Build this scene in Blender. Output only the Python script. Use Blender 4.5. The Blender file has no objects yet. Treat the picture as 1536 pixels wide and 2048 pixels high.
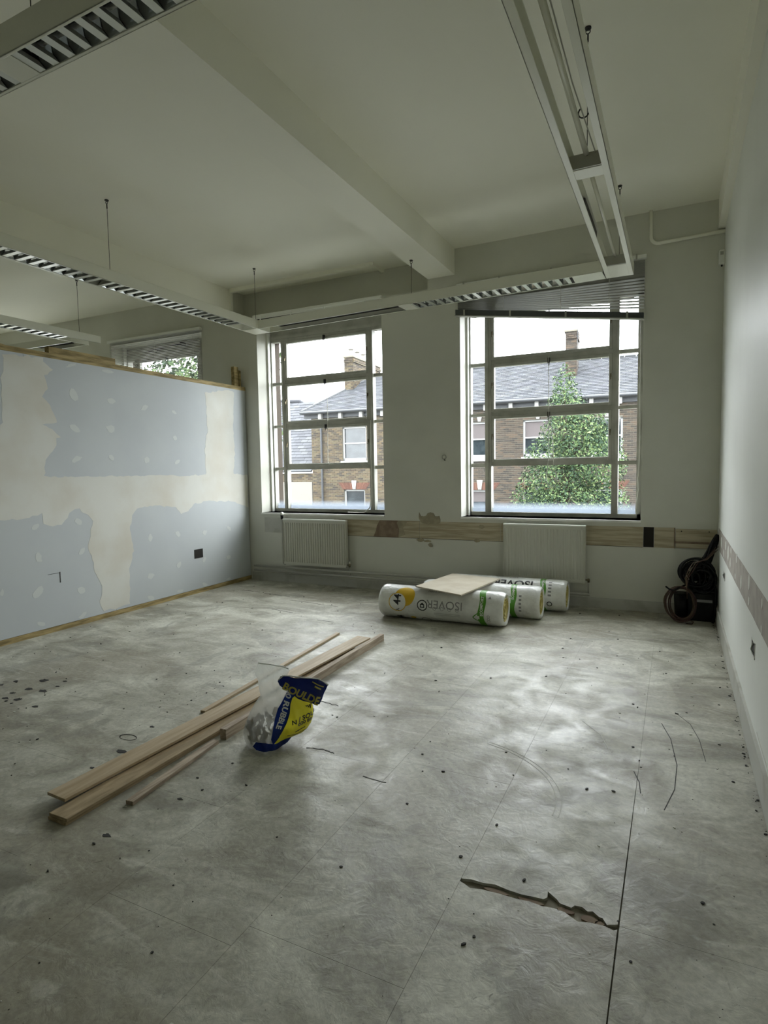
import bpy, bmesh, math, random
from mathutils import Vector, Matrix, noise
random.seed(7)
C = bpy.context.scene.collection
SC = bpy.context.scene
R = math.radians

# ------------------------------------------------------------------ camera
cd = bpy.data.cameras.new('camera'); cam = bpy.data.objects.new('camera', cd); C.objects.link(cam)
cd.sensor_fit = 'VERTICAL'; cd.sensor_height = 36.0; cd.lens = 1187.0 / 2048 * 36.0
cd.clip_start = 0.05; cd.clip_end = 300
rt = (0.897693657703831, 0.4402991843484007, -0.01681443369399399)
up = (-0.017048742476868904, 0.07284107256937133, 0.9971978331940463)
fw = (-0.44029017397424897, 0.8948915053843548, -0.07289551627260046)
cam.matrix_world = Matrix(((rt[0], up[0], -fw[0], 0), (rt[1], up[1], -fw[1], 0), (rt[2], up[2], -fw[2], 1.5), (0, 0, 0, 1)))
SC.camera = cam

# ------------------------------------------------------------------ sky
W = bpy.data.worlds.new('sky'); SC.world = W; W.use_nodes = True
bg = W.node_tree.nodes['Background']
bg.inputs[0].default_value = (0.93, 0.98, 1.0, 1); bg.inputs[1].default_value = 4.0
SC.view_settings.view_transform = 'Standard'; SC.view_settings.look = 'None'
SC.view_settings.exposure = 1.95; SC.view_settings.gamma = 1.0; SC.view_settings.use_curve_mapping = False
cy = SC.cycles
cy.use_denoising = True; cy.max_bounces = 14; cy.diffuse_bounces = 9; cy.glossy_bounces = 4
cy.transmission_bounces = 6; cy.transparent_max_bounces = 24; cy.sample_clamp_indirect = 6.0
cy.use_adaptive_sampling = True; cy.adaptive_threshold = 0.02
cy.caustics_reflective = False; cy.caustics_refractive = False

def portal(x0, x1, z0, z1, y, inward):          # daylight portals filling the window openings
    l = bpy.data.lights.new('window_daylight', 'AREA'); l.shape = 'RECTANGLE'; l.size = x1 - x0; l.size_y = z1 - z0
    l.cycles.is_portal = True
    o = bpy.data.objects.new('window_daylight', l); C.objects.link(o)
    o.location = ((x0 + x1) / 2, y, (z0 + z1) / 2); o.rotation_euler = (R(-90 if inward < 0 else 90), 0, 0)

# ------------------------------------------------------------------ helpers
class MB:
    def __init__(s): s.v = []; s.f = []
    def add(s, vs, fs):
        n = len(s.v); s.v += [tuple(v) for v in vs]; s.f += [tuple(i + n for i in f) for f in fs]; return s
    def box(s, x0, x1, y0, y1, z0, z1):
        return s.add([(x0,y0,z0),(x1,y0,z0),(x1,y1,z0),(x0,y1,z0),(x0,y0,z1),(x1,y0,z1),(x1,y1,z1),(x0,y1,z1)],
                     [(0,3,2,1),(4,5,6,7),(0,1,5,4),(1,2,6,5),(2,3,7,6),(3,0,4,7)])
    def hexa(s, lo, hi):                         # two quads, lower ring and upper ring
        return s.add(list(lo) + list(hi), [(0,3,2,1),(4,5,6,7),(0,1,5,4),(1,2,6,5),(2,3,7,6),(3,0,4,7)])
    def beam(s, p, q, w, h, upv=(0,0,1)):        # bar from p to q, width w, height h, centred
        p = Vector(p); q = Vector(q); d = (q - p).normalized(); u = Vector(upv); r = d.cross(u).normalized(); u = r.cross(d)
        a = r * (w / 2); b = u * (h / 2)
        return s.hexa([p-a-b, p+a-b, q+a-b, q-a-b], [p-a+b, p+a+b, q+a+b, q-a+b])
    def tube(s, pts, r, n=8, cap=True):
        pts = [Vector(p) for p in pts]; rings = []
        u = None
        for i, p in enumerate(pts):
            d = (pts[min(i+1, len(pts)-1)] - pts[max(i-1, 0)]).normalized()
            if u is None:
                u = d.orthogonal().normalized()
            else:
                u = (u - d * u.dot(d)); u = u.normalized() if u.length > 1e-6 else d.orthogonal().normalized()
            w = d.cross(u); rr = r[i] if isinstance(r, (list, tuple)) else r
            rings.append([p + (u * math.cos(2*math.pi*k/n) + w * math.sin(2*math.pi*k/n)) * rr for k in range(n)])
        vs = [v for g in rings for v in g]; fs = []
        for i in range(len(pts) - 1):
            for k in range(n): fs.append((i*n+k, i*n+(k+1) % n, (i+1)*n+(k+1) % n, (i+1)*n+k))
        if cap: fs.append(tuple(range(n))[::-1]); fs.append(tuple((len(pts)-1)*n+k for k in range(n)))
        return s.add(vs, fs)
    def prism(s, poly, fn, t0, t1):              # poly 2D; fn(a, b, t) gives a 3D point
        n = len(poly); vs = [fn(a, b, t0) for a, b in poly] + [fn(a, b, t1) for a, b in poly]
        fs = [tuple(range(n))[::-1], tuple(range(n, 2*n))] + [(i, (i+1) % n, n+(i+1) % n, n+i) for i in range(n)]
        return s.add(vs, fs)

def wloc(o):
    v = Vector((0, 0, 0))
    while o is not None: v += o.location; o = o.parent
    return v
def obj(name, mb, mat, parent=None, smooth=False, loc=None):
    me = bpy.data.meshes.new(name); vs = mb.v; off = wloc(parent) if parent else Vector((0, 0, 0))
    if loc is not None: off = Vector(loc)
    if off.length > 0: vs = [(v[0]-off.x, v[1]-off.y, v[2]-off.z) for v in vs]
    me.from_pydata(vs, [], mb.f)
    bm = bmesh.new(); bm.from_mesh(me); bmesh.ops.recalc_face_normals(bm, faces=bm.faces); bm.to_mesh(me); bm.free()
    me.materials.append(mat)
    if smooth:
        for p in me.polygons: p.use_smooth = True
    o = bpy.data.objects.new(name, me); C.objects.link(o)
    if parent: o.parent = parent
    elif loc is not None: o.location = loc
    return o
def tag(o, label=None, cat=None, group=None, kind=None):
    if label: o['label'] = label
    if cat: o['category'] = cat
    if group: o['group'] = group
    if kind: o['kind'] = kind
    return o
def thing(name, label, cat, loc, group=None, kind=None):
    o = bpy.data.objects.new(name, None); o.empty_display_size = 0.05; C.objects.link(o); o.location = loc
    return tag(o, label, cat, group, kind)
def struct(name, mb, mat): return tag(obj(name, mb, mat), kind='structure')
def sroot(name, loc): return thing(name, None, None, loc, kind='structure')
def bevel(o, w=0.004, seg=2):
    m = o.modifiers.new('bevel', 'BEVEL'); m.width = w; m.segments = seg; m.limit_method = 'ANGLE'; return o

# ------------------------------------------------------------------ materials
def srgb(c): return tuple((x/255/12.92 if x/255 <= 0.04045 else ((x/255+0.055)/1.055)**2.4) for x in c) + (1,)
def mat(name, col, rough=0.6, metal=0.0, var=0.0, col2=None, scale=3.0, stretch=(1,1,1), bump=0.0, bscale=60.0, spec=0.5, detail=6, lo=0.4, hi=0.6):
    m = bpy.data.materials.new(name); m.use_nodes = True; N = m.node_tree.nodes; L = m.node_tree.links
    p = N['Principled BSDF']; p.inputs['Roughness'].default_value = rough; p.inputs['Metallic'].default_value = metal
    p.inputs['Specular IOR Level'].default_value = spec
    c = srgb(col); p.inputs['Base Color'].default_value = c
    if col2 or bump:
        tc = N.new('ShaderNodeTexCoord'); mp = N.new('ShaderNodeMapping'); mp.inputs['Scale'].default_value = stretch
        L.new(tc.outputs['Object'], mp.inputs[0])
    if col2:
        nz = N.new('ShaderNodeTexNoise'); nz.inputs['Scale'].default_value = scale; nz.inputs['Detail'].default_value = detail
        L.new(mp.outputs[0], nz.inputs[0]); rp = N.new('ShaderNodeValToRGB'); L.new(nz.outputs[0], rp.inputs[0])
        rp.color_ramp.elements[0].color = c; rp.color_ramp.elements[1].color = srgb(col2)
        rp.color_ramp.elements[0].position = lo; rp.color_ramp.elements[1].position = hi
        L.new(rp.outputs[0], p.inputs['Base Color'])
    if bump:
        n2 = N.new('ShaderNodeTexNoise'); n2.inputs['Scale'].default_value = bscale; n2.inputs['Detail'].default_value = 5
        L.new(mp.outputs[0], n2.inputs[0]); b = N.new('ShaderNodeBump'); b.inputs['Strength'].default_value = bump; b.inputs['Distance'].default_value = 0.01
        L.new(n2.outputs[0], b.inputs['Height']); L.new(b.outputs[0], p.inputs['Normal'])
    return m
def island_mat(name, cols, rough=0.85, spec=0.3):   # colour per brick or slate
    m = bpy.data.materials.new(name); m.use_nodes = True; N = m.node_tree.nodes; L = m.node_tree.links
    p = N['Principled BSDF']; p.inputs['Roughness'].default_value = rough; p.inputs['Specular IOR Level'].default_value = spec
    g = N.new('ShaderNodeNewGeometry'); r = N.new('ShaderNodeValToRGB'); r.color_ramp.interpolation = 'CONSTANT'
    L.new(g.outputs['Random Per Island'], r.inputs[0]); e = r.color_ramp.elements
    while len(e) < len(cols): e.new(0.5)
    for i, c in enumerate(cols): e[i].position = i / len(cols); e[i].color = srgb(c)
    L.new(r.outputs[0], p.inputs['Base Color']); return m
def see_through(name, col, alpha, rough=0.1, tint=(1,1,1,1)):   # thin clear sheet: part sheen, part see-through
    m = bpy.data.materials.new(name); m.use_nodes = True; N = m.node_tree.nodes; L = m.node_tree.links
    p = N['Principled BSDF']; p.inputs['Base Color'].default_value = srgb(col); p.inputs['Roughness'].default_value = rough
    t = N.new('ShaderNodeBsdfTransparent'); t.inputs[0].default_value = tint; mx = N.new('ShaderNodeMixShader'); mx.inputs[0].default_value = alpha
    L.new(t.outputs[0], mx.inputs[1]); L.new(p.outputs[0], mx.inputs[2]); L.new(mx.outputs[0], N['Material Output'].inputs[0]); return m

M = {}
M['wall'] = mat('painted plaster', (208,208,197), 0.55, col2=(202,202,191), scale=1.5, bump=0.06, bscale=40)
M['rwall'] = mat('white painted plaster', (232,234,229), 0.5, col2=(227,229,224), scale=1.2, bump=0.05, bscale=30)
M['ceil'] = mat('ceiling paint', (240,239,226), 0.7, col2=(237,236,223), scale=0.7, bump=0.03)
M['white'] = mat('white gloss paint', (230,231,224), 0.32)
M['frame'] = mat('window frame paint', (176,176,166), 0.45, col2=(150,150,138), scale=6, lo=.45, hi=.75)
M['dark'] = mat('blackened metal', (38,36,32), 0.6)
M['black'] = mat('black rubber', (7,7,8), 0.5, spec=0.25)
M['cavity'] = mat('dark cavity', (30,26,20), 0.9)
M['rad'] = mat('radiator enamel', (196,196,184), 0.38)
M['pipe'] = mat('painted pipe', (168,167,157), 0.4)
M['skirt'] = mat('painted skirting', (184,184,176), 0.5, col2=(150,146,132), scale=5, lo=.5, hi=.8)
M['ply'] = mat('bare timber strip', (186,176,150), 0.7, col2=(160,148,122), scale=3, stretch=(1,1,14), bump=0.2, bscale=20)
M['brownplaster'] = mat('brown bare plaster', (124,104,88), 0.85, col2=(140,124,104), scale=12)
M['beigeplaster'] = mat('beige filler', (162,153,128), 0.85, col2=(146,138,116), scale=14)
M['pinkboard'] = mat('bare plasterboard', (168,161,152), 0.85, col2=(154,147,138), scale=8)
M['filler'] = mat('white filler', (208,208,200), 0.7)
M['pine'] = mat('sawn pine', (172,152,104), 0.75, col2=(124,108,66), scale=4, stretch=(8,1,8), bump=0.25, bscale=30)
M['pinelight'] = mat('pale sawn timber', (190,172,138), 0.75, col2=(172,152,116), scale=4, stretch=(8,1,8))
M['board'] = mat('plasterboard face', (190,195,197), 0.75, col2=(186,191,194), scale=2)
M['comp'] = mat('joint compound', (212,212,205), 0.75, col2=(203,199,187), scale=2.2, lo=.42, hi=.7, bump=0.08, bscale=14)
M['dab'] = mat('filler dab', (202,206,204), 0.75)
M['timber'] = mat('planed timber board', (184,165,135), 0.62, col2=(166,146,114), scale=2.5, stretch=(14,1,14), bump=0.12, bscale=18)
M['timber2'] = mat('rough timber board', (172,151,118), 0.7, col2=(142,124,92), scale=5, stretch=(6,1,6), bump=0.2, bscale=18)
M['batten'] = mat('grey weathered batten', (182,166,146), 0.75, col2=(150,134,116), scale=5, stretch=(12,1,12), bump=0.15, bscale=20)
M['steel'] = mat('polished aluminium', (196,200,200), 0.16, metal=1.0)
M['fixture'] = mat('fixture enamel', (226,226,212), 0.25)
M['slat'] = mat('blind slat', (166,166,158), 0.4)
M['brail'] = mat('grey bottom rail', (70,74,74), 0.4)
M['cord'] = mat('white cord', (196,196,186), 0.6)
M['chrome'] = mat('brass valve', (120,112,90), 0.35, metal=0.8)
M['wrap'] = mat('white plastic wrap', (238,239,236), 0.18, col2=(222,223,220), scale=7, bump=0.75, bscale=20)
M['wool'] = mat('yellow mineral wool', (214,204,140), 0.95, col2=(178,164,98), scale=20, bump=0.5, bscale=80)
M['green'] = mat('printed green', (84,148,44), 0.35)
M['yellow'] = mat('printed yellow', (216,176,28), 0.35)
M['ink'] = mat('printed black', (26,26,28), 0.4)
M['greyink'] = mat('printed grey', (142,142,142), 0.4)
M['inkwhite'] = mat('printed white', (226,228,222), 0.4)
M['gyp'] = mat('offcut board face', (196,188,170), 0.8, col2=(186,176,156), scale=5)
M['bagblue'] = mat('blue print film', (18,42,98), 0.22, bump=0.3, bscale=14)
M['bagyellow'] = mat('yellow print film', (222,206,44), 0.25, bump=0.3, bscale=14)
M['bagtext'] = mat('dark bag lettering', (22,28,40), 0.3)
M['bagtext2'] = mat('olive bag lettering', (168,160,70), 0.3)
M['clear'] = see_through('clear plastic film', (232,234,228), 0.5, 0.12)
_n = M['clear'].node_tree.nodes; _l = M['clear'].node_tree.links; _t = _n.new('ShaderNodeBsdfTranslucent'); _t.inputs[0].default_value = srgb((236,238,232)); _m = _n.new('ShaderNodeMixShader'); _m.inputs[0].default_value = 0.5
_z = _n.new('ShaderNodeTexNoise'); _z.inputs['Scale'].default_value = 16; _z.inputs['Detail'].default_value = 4; _z.inputs['Distortion'].default_value = 2.0; _b = _n.new('ShaderNodeBump'); _b.inputs['Strength'].default_value = 0.8; _b.inputs['Distance'].default_value = 0.012
_l.new(_z.outputs[0], _b.inputs['Height']); _l.new(_b.outputs[0], _n['Principled BSDF'].inputs['Normal'])
_l.new(_n['Principled BSDF'].outputs[0], _m.inputs[1]); _l.new(_t.outputs[0], _m.inputs[2]); _l.new(_m.outputs[0], _n['Mix Shader'].inputs[2])
M['rubble'] = mat('rubble', (128,100,72), 0.9, col2=(66,50,38), scale=12)
M['blackcable'] = mat('black cable sheath', (5,5,6), 0.45, spec=0.25)
M['copper'] = mat('reddish cable', (58,30,20), 0.5)
M['tan'] = mat('tan cable', (84,68,48), 0.5)
M['glass'] = see_through('window glass', (190,205,210), 0.03, 0.03, (1,1,1,1))
M['slate'] = island_mat('roof slates', [(49,50,55),(55,56,61),(45,47,51),(59,61,64),(52,54,58),(48,49,52)])
M['slate2'] = island_mat('pale roof slates', [(59,60,64),(64,65,69),(56,57,61),(70,71,73)])
M['brick'] = island_mat('stock bricks', [(68,61,45),(61,52,39),(50,44,36),(73,65,50),(41,36,32),(64,55,42),(74,63,46),(55,46,37)])
M['brickdark'] = island_mat('sooty stock bricks', [(49,42,36),(42,37,32),(55,47,39),(35,31,28),(61,50,40),(46,39,33)])
M['redbrick'] = island_mat('red arch bricks', [(73,48,39),(81,55,44),(68,44,36)])
M['mortar'] = mat('mortar', (90,86,76), 0.9)
M['stone'] = mat('white painted stone', (117,117,114), 0.7)
M['render'] = mat('cream render', (100,97,91), 0.8)
M['extwhite'] = mat('exterior white paint', (123,124,123), 0.5)
M['extpane'] = mat('dark window pane', (27,32,36), 0.08, col2=(46,52,55), scale=3, lo=.45, hi=.7)
M['curtain'] = mat('pinkish blind', (70,64,64), 0.8)
M['lead'] = mat('grey gutter', (37,39,42), 0.6)
M['asphalt'] = mat('asphalt', (96,96,94), 0.95)
M['bark'] = mat('bark', (70,62,50), 0.9)
M['debris_dark'] = mat('dark adhesive', (42,41,38), 0.8)
M['debris_light'] = mat('plaster crumbs', (206,206,198), 0.8)
def leaf_mat(name, cols):
    m = island_mat(name, cols, 0.75, 0.12); return m
M['leaf'] = leaf_mat('tree leaves', [(50,66,44),(60,78,48),(38,54,40),(76,92,58),(44,60,44),(92,106,70)])

def film_print(name, col):                      # printed film that glows a little when lit from behind
    m = mat(name, col, 0.25, bump=0.5, bscale=12); N = m.node_tree.nodes; L = m.node_tree.links
    t = N.new('ShaderNodeBsdfTranslucent'); t.inputs[0].default_value = srgb(col); mx = N.new('ShaderNodeMixShader'); mx.inputs[0].default_value = 0.5
    L.new(N['Principled BSDF'].outputs[0], mx.inputs[1]); L.new(t.outputs[0], mx.inputs[2]); L.new(mx.outputs[0], N['Material Output'].inputs[0]); return m
M['bagyellow'] = film_print('yellow print film', (246,236,70)); M['bagblue'] = film_print('blue print film', (20,46,120))
def floor_material():
    m = bpy.data.materials.new('worn grey floor'); m.use_nodes = True; N = m.node_tree.nodes; L = m.node_tree.links
    p = N['Principled BSDF']; tc = N.new('ShaderNodeNewGeometry')
    def nz(scale, det, st=(1,1,1), dist=0.0, rough=0.55):
        mp = N.new('ShaderNodeMapping'); mp.inputs['Scale'].default_value = st; L.new(tc.outputs['Position'], mp.inputs[0])
        n = N.new('ShaderNodeTexNoise'); n.inputs['Scale'].default_value = scale; n.inputs['Detail'].default_value = det
        n.inputs['Distortion'].default_value = dist; n.inputs['Roughness'].default_value = rough; L.new(mp.outputs[0], n.inputs[0]); return n.outputs[0]
    def ramp(src, stops):
        r = N.new('ShaderNodeValToRGB'); L.new(src, r.inputs[0]); e = r.color_ramp.elements
        while len(e) < len(stops): e.new(0.5)
        for i, (q, c) in enumerate(stops): e[i].position = q; e[i].color = srgb(c) if len(c) == 3 else c
        return r.outputs[0]
    def mix(f, a, b, mode='MIX'):
        x = N.new('ShaderNodeMix'); x.data_type = 'RGBA'; x.blend_type = mode
        if isinstance(f, float): x.inputs[0].default_value = f
        else: L.new(f, x.inputs[0])
        L.new(a, x.inputs[6])
        if isinstance(b, tuple): x.inputs[7].default_value = b
        else: L.new(b, x.inputs[7])
        return x.outputs[2]
    g = lambda v: (v, v, v, 1)
    base = ramp(nz(2.1, 8, (0.8,1.25,1), 1.2, 0.6), [(0.34,(132,129,115)),(0.46,(164,162,147)),(0.56,(184,183,169)),(0.70,(210,209,195))])
    blot = ramp(nz(1.1, 5, (1,1,1), 0.6), [(0.50,g(0)),(0.58,g(0.6))])
    c = mix(blot, base, srgb((144,138,121)))
    wash = ramp(nz(3.6, 9, (0.5,1.6,1), 2.2, 0.65), [(0.55,g(0)),(0.72,g(0.65))])
    c = mix(wash, c, srgb((212,211,200)))
    fine = ramp(nz(38, 6, (1,1,1), 0.4, 0.7), [(0.35,g(0.80)),(0.62,g(1.08))])
    c = mix(1.0, c, fine, 'MULTIPLY')
    spk = ramp(nz(95, 2), [(0.70,g(0)),(0.74,g(0.5))])
    c = mix(spk, c, srgb((60,58,52)))
    dk = ramp(nz(13, 7, (1,1.3,1), 2.0, 0.7), [(0.62,g(0)),(0.70,g(0.7))])
    c = mix(dk, c, srgb((92,88,78)))
    st = ramp(nz(1.9, 7, (1,1,1), 0.9, 0.62), [(0.575,g(0)),(0.60,g(0.42))])
    c = mix(st, c, srgb((126,124,114)))
    st2 = ramp(nz(5.5, 6, (1,0.8,1), 1.4, 0.6), [(0.62,g(0)),(0.65,g(0.4))])
    c = mix(st2, c, srgb((132,128,116)))
    L.new(c, p.inputs['Base Color'])
    rr = ramp(nz(4, 6, (1,1,1), 1.0), [(0.35,g(0.38)),(0.65,g(0.62))]); L.new(rr, p.inputs['Roughness'])
    p.inputs['Specular IOR Level'].default_value = 0.5
    b = N.new('ShaderNodeBump'); b.inputs['Strength'].default_value = 0.25; b.inputs['Distance'].default_value = 0.012
    L.new(nz(16, 8, (1,1,1), 0.8, 0.6), b.inputs['Height']); L.new(b.outputs[0], p.inputs['Normal'])
    return m
M['floor'] = floor_material()
M['sub'] = mat('floor joint dirt', (110,104,90), 0.9, col2=(150,144,128), scale=9)

# ------------------------------------------------------------------ room shell
D = 6.53; RX = 0.376; CZ = 3.95
floor = struct('floor', MB().box(-11.5, RX, -3.2, 6.9, -0.15, -0.010), M['sub'])
xs = [-5.62, -5.07, -4.52, -3.97, -3.40, -2.84, -2.31, -1.80, -1.24, -0.68, -0.14, RX]
UP = [(-0.675,1.969),(-0.644,1.979),(-0.599,1.979),(-0.557,1.989),(-0.512,1.981),(-0.463,1.979),(-0.413,1.986),(-0.387,1.988),(-0.377,2.003),(-0.381,2.033),(-0.345,2.006),(-0.333,1.992),(-0.294,1.987),(-0.285,2.003),(-0.261,2.006),(-0.242,1.992),(-0.226,2.0),(-0.205,1.983),(-0.193,1.982),(-0.177,1.957),(-0.145,1.974)]
LO = [(-0.662,1.949),(-0.635,1.936),(-0.595,1.947),(-0.531,1.952),(-0.478,1.952),(-0.428,1.959),(-0.386,1.955),(-0.347,1.962),(-0.312,1.959),(-0.265,1.934),(-0.229,1.947),(-0.183,1.951),(-0.155,1.943),(-0.145,1.953)]
fz = lambda a, b, t: (a, b, t)
for i in range(len(xs) - 1):
    off = {9: 1.97, 7: 2.59-1.22, 6: 3.18-1.22, 8: 1.46}.get(i, 0.75 + (i % 2) * 0.61)
    cuts = [y for y in [off + 1.22 * k for k in range(-6, 8)] if -3.1 < y < 6.4]
    ys = [-3.2] + cuts + [6.86]
    for a, b in zip(ys, ys[1:]):
        g = 0.00045; x0, x1, y0, y1 = xs[i] + g, xs[i+1] - g, a + g, b - g
        if x1 > RX - 0.01: x1 = RX
        if i == 9 and abs(b - 1.97) < 1e-6:      # the panel below the broken joint
            poly = [(x0, y0), (x1, y0)] + [(min(max(x, x0), x1), y) for x, y in LO[::-1]] + [(x0, 1.955)]
        elif i == 9 and abs(a - 1.97) < 1e-6:
            poly = [(x0, 1.972)] + [(min(max(x, x0 + 0.001), x1), y + 0.002) for x, y in UP] + [(x1, y1), (x0, y1)]
        else: poly = [(x0, y0), (x1, y0), (x1, y1), (x0, y1)]
        obj('floor_panel', MB().prism(poly, fz, -0.012, 0.0), M['floor'], floor)
# the rest of the slab, beyond the partition
obj('floor_panel', MB().box(-11.5, -5.622, -3.2, 6.9, -0.012, 0.0), M['floor'], floor)
# loosened chips lying in the broken joint
for (a, b, w, h) in [(-0.55,1.966,.055,.010),(-0.43,1.970,.05,.011),(-0.31,1.975,.03,.013),(-0.235,1.968,.03,.016),(-0.20,1.962,.016,.010)]:
    poly = [(a + w*math.cos(t)*(0.8+0.3*random.random()), b + h*math.sin(t)*(0.8+0.3*random.random())) for t in [k*math.pi/4 for k in range(8)]]
    obj('floor_chip', MB().prism(poly, fz, -0.011, -0.005), M['brownplaster'], floor)
PATCH = [(-4.315,2.509,.018,.023),(-4.293,2.599,.025,.017),(-4.113,2.691,.045,.039),(-3.953,2.746,.022,.014),(-3.908,2.653,.022,.012),(-4.049,2.537,.041,.026),(-3.919,2.555,.047,.024),(-4.078,2.446,.03,.018),(-4.032,2.364,.037,.02),(-3.926,2.386,.037,.029),(-3.899,2.326,.013,.014),(-3.702,2.354,.036,.019),(-2.661,2.151,.046,.023),(-2.758,2.444,.02,.013),(-2.651,1.963,.019,.011),(-2.096,1.601,.027,.014),(-2.023,1.933,.022,.010)]
for x, y, w, h in PATCH:
    n = 14; ph = random.random() * 9
    poly = [(x + w*math.cos(2*math.pi*k/n)*(0.65+0.55*noise.noise((k*0.9, ph, 0))+0.15*random.random()), y + h*math.sin(2*math.pi*k/n)*(0.65+0.5*noise.noise((ph, k*0.8, 3))+0.15*random.random())) for k in range(n)]
    obj('adhesive_patch', MB().prism(poly, fz, -0.001, 0.0015), M['debris_dark'], floor)
for x, y, w, h in [(-2.772,2.288,.062,.031)]:    # a hollow with a dark rim
    mb = MB(); n = 20
    for k in range(n):
        t0, t1 = 2*math.pi*k/n, 2*math.pi*(k+1)/n; q = lambda t, s: (x + w*s*math.cos(t), y + h*s*math.sin(t))
        th = 0.86 if 0.5 < t0 < 3.6 else 0.95
        mb.prism([q(t0, th), q(t0, 1), q(t1, 1), q(t1, th)], fz, -0.001, 0.0015)
    obj('adhesive_patch', mb, M['debris_dark'], floor)

# ceiling with its beams
ceiling = struct('ceiling', MB().box(-11.5, 0.6, -3.4, 7.0, CZ, CZ + 0.25), M['ceil'])
obj('beam', MB().box(-2.60, -2.275, -3.2, D, 3.665, CZ), M['ceil'], ceiling)
obj('beam', MB().box(-5.79, -5.46, -3.2, D, 3.62, CZ), M['ceil'], ceiling)
obj('wall_beam', MB().box(0.318, RX + 0.01, -3.2, D, 3.68, CZ), M['ceil'], ceiling)

# far wall with three windows
WINS = [(-5.07, -3.205), (-2.218, -0.313), (-7.86, -6.03), (-10.7, -8.9)]
SZ, HZ = 0.93, 3.46
def wall_with_openings(x0, x1, y0, y1, z1, wins, sz, hz):
    mb = MB(); e = sorted(wins); mb.box(x0, x1, y0, y1, 0, sz); last = x0
    for a, b in e: mb.box(last, a, y0, y1, sz, hz); last = b
    mb.box(last, x1, y0, y1, sz, hz); return mb
mb = wall_with_openings(-11.5, RX, D, 6.84, CZ, WINS, SZ, HZ)
mb.box(-11.5, RX, D, 6.84, HZ, 3.55); mb.box(-11.5, -5.461, D, 6.84, 3.55, CZ); mb.box(-2.60, RX, D, 6.84, 3.55, CZ); mb.box(-5.46, -2.60, 6.77, 6.84, 3.55, CZ)
wall_far = struct('wall_far', mb, M['wall'])
mb = wall_with_openings(-11.5, 0.7, 6.93, 7.10, CZ, [(a - 0.045, b + 0.02) for a, b in WINS], 0.90, 3.30); mb.box(-11.5, 0.7, 6.93, 7.1, 3.30, 4.2)
struct('wall_outer', mb, M['brick'])
mb = MB(); mb.box(-11.5, 0.7, 6.84, 6.93, 0, SZ); mb.box(-11.5, 0.7, 6.84, 6.93, HZ, CZ)
last = -11.5
for a, b in sorted(WINS): mb.box(last, a, 6.84, 6.93, SZ, HZ); last = b
mb.box(last, 0.7, 6.84, 6.93, SZ, HZ)
struct('wall_core', mb, M['wall'])
wall_right = struct('wall_right', MB().box(RX, 0.7, -3.4, 6.9, -0.1, CZ), M['rwall'])
struct('wall_left', MB().box(-11.8, -11.5, -3.4, 6.9, -0.1, CZ), M['wall'])
struct('wall_near', MB().box(-11.5, RX, -3.5, -3.2, 0, CZ), M['wall'])
for a, b in WINS: portal(a, b, 0.95, 3.3, 7.12, -1)

# skirting and the gap line under it
struct('baseboard_far', MB().box(-5.25, RX, D - 0.018, D, 0.0, 0.108), M['skirt'])
struct('baseboard_right', MB().box(RX - 0.016, RX, -3.2, D - 0.018, 0.004, 0.155), M['skirt'])

# stripped band on the far wall
ZA, ZB = 0.662, 0.866
def strip(name, x0, x1, m, t=0.004, z0=ZA, z1=ZB): return obj(name, MB().box(x0, x1, D - t, D, z0, z1), m, wall_far)
strip('timber_strip', -5.03, -4.10, M['skirt'], 0.003)
strip('timber_strip', -3.93, -2.74, M['ply'])
strip('timber_strip', -2.736, -1.76, M['ply'])
strip('timber_strip', -1.756, -0.288, M['ply'])
strip('strip_gap', -0.006, 0.004, M['brownplaster'], 0.0105); strip('strip_gap', 0.004, RX, M['brownplaster'], 0.0108, 0.712, 0.735)
for x in (0.06, 0.30): obj('screw', MB().tube([(x, D-0.0162, 0.835), (x, D-0.0175, 0.835)], 0.006, 8), M['cavity'], wall_far)
for x0_, x1_ in ((-3.95,-1.7), (-0.84, -0.29)): obj('strip_edge', MB().box(x0_, x1_, D-0.0045, D, ZA-0.004, ZA), M['cavity'], wall_far)
strip('cable_hole', -0.284, -0.188, M['cavity'], 0.0015)
strip('timber_strip', -0.184, -0.004, M['ply'])
strip('timber_strip', 0.010, RX - 0.01, M['ply'], 0.016, 0.735, 0.856)
strip('timber_strip', 0.010, RX - 0.01, M['ply'], 0.016, 0.668, 0.712)
fy = lambda a, b, t: (a, D - t, b)
def blob(cx, cz, w, h, n=12, jag=0.5, seed=0):
    return [(cx + w*math.cos(2*math.pi*k/n)*(1-jag/2+jag*noise.noise((k*0.71+seed, seed*2.1, 1))), cz + h*math.sin(2*math.pi*k/n)*(1-jag/2+jag*noise.noise((seed, k*0.83, 5)))) for k in range(n)]
obj('bare_patch', MB().prism([(-3.36,ZA),(-3.02,ZA),(-3.01,0.76),(-3.04,0.84),(-3.02,ZB),(-3.27,ZB),(-3.31,0.80),(-3.33,0.73)], fy, 0, 0.0055), M['brownplaster'], wall_far)
obj('bare_patch', MB().prism([(-3.02,ZA),(-2.93,0.70),(-2.96,0.78),(-2.90,ZB-0.01),(-3.04,ZB),(-3.05,0.8)], fy, 0, 0.005), M['beigeplaster'], wall_far)
for i, (x, z, w, h) in enumerate([(-2.73,0.64,.06,.03),(-2.60,0.585,.035,.035),(-2.64,0.63,.07,.015),(-1.98,0.82,.04,.03),(-2.03,0.66,.045,.03)]):
    obj('bare_patch', MB().prism(blob(x, z, w, h, 16, 0.45, i*3.7), fy, 0, 0.0058), M['beigeplaster'], wall_far)

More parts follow.
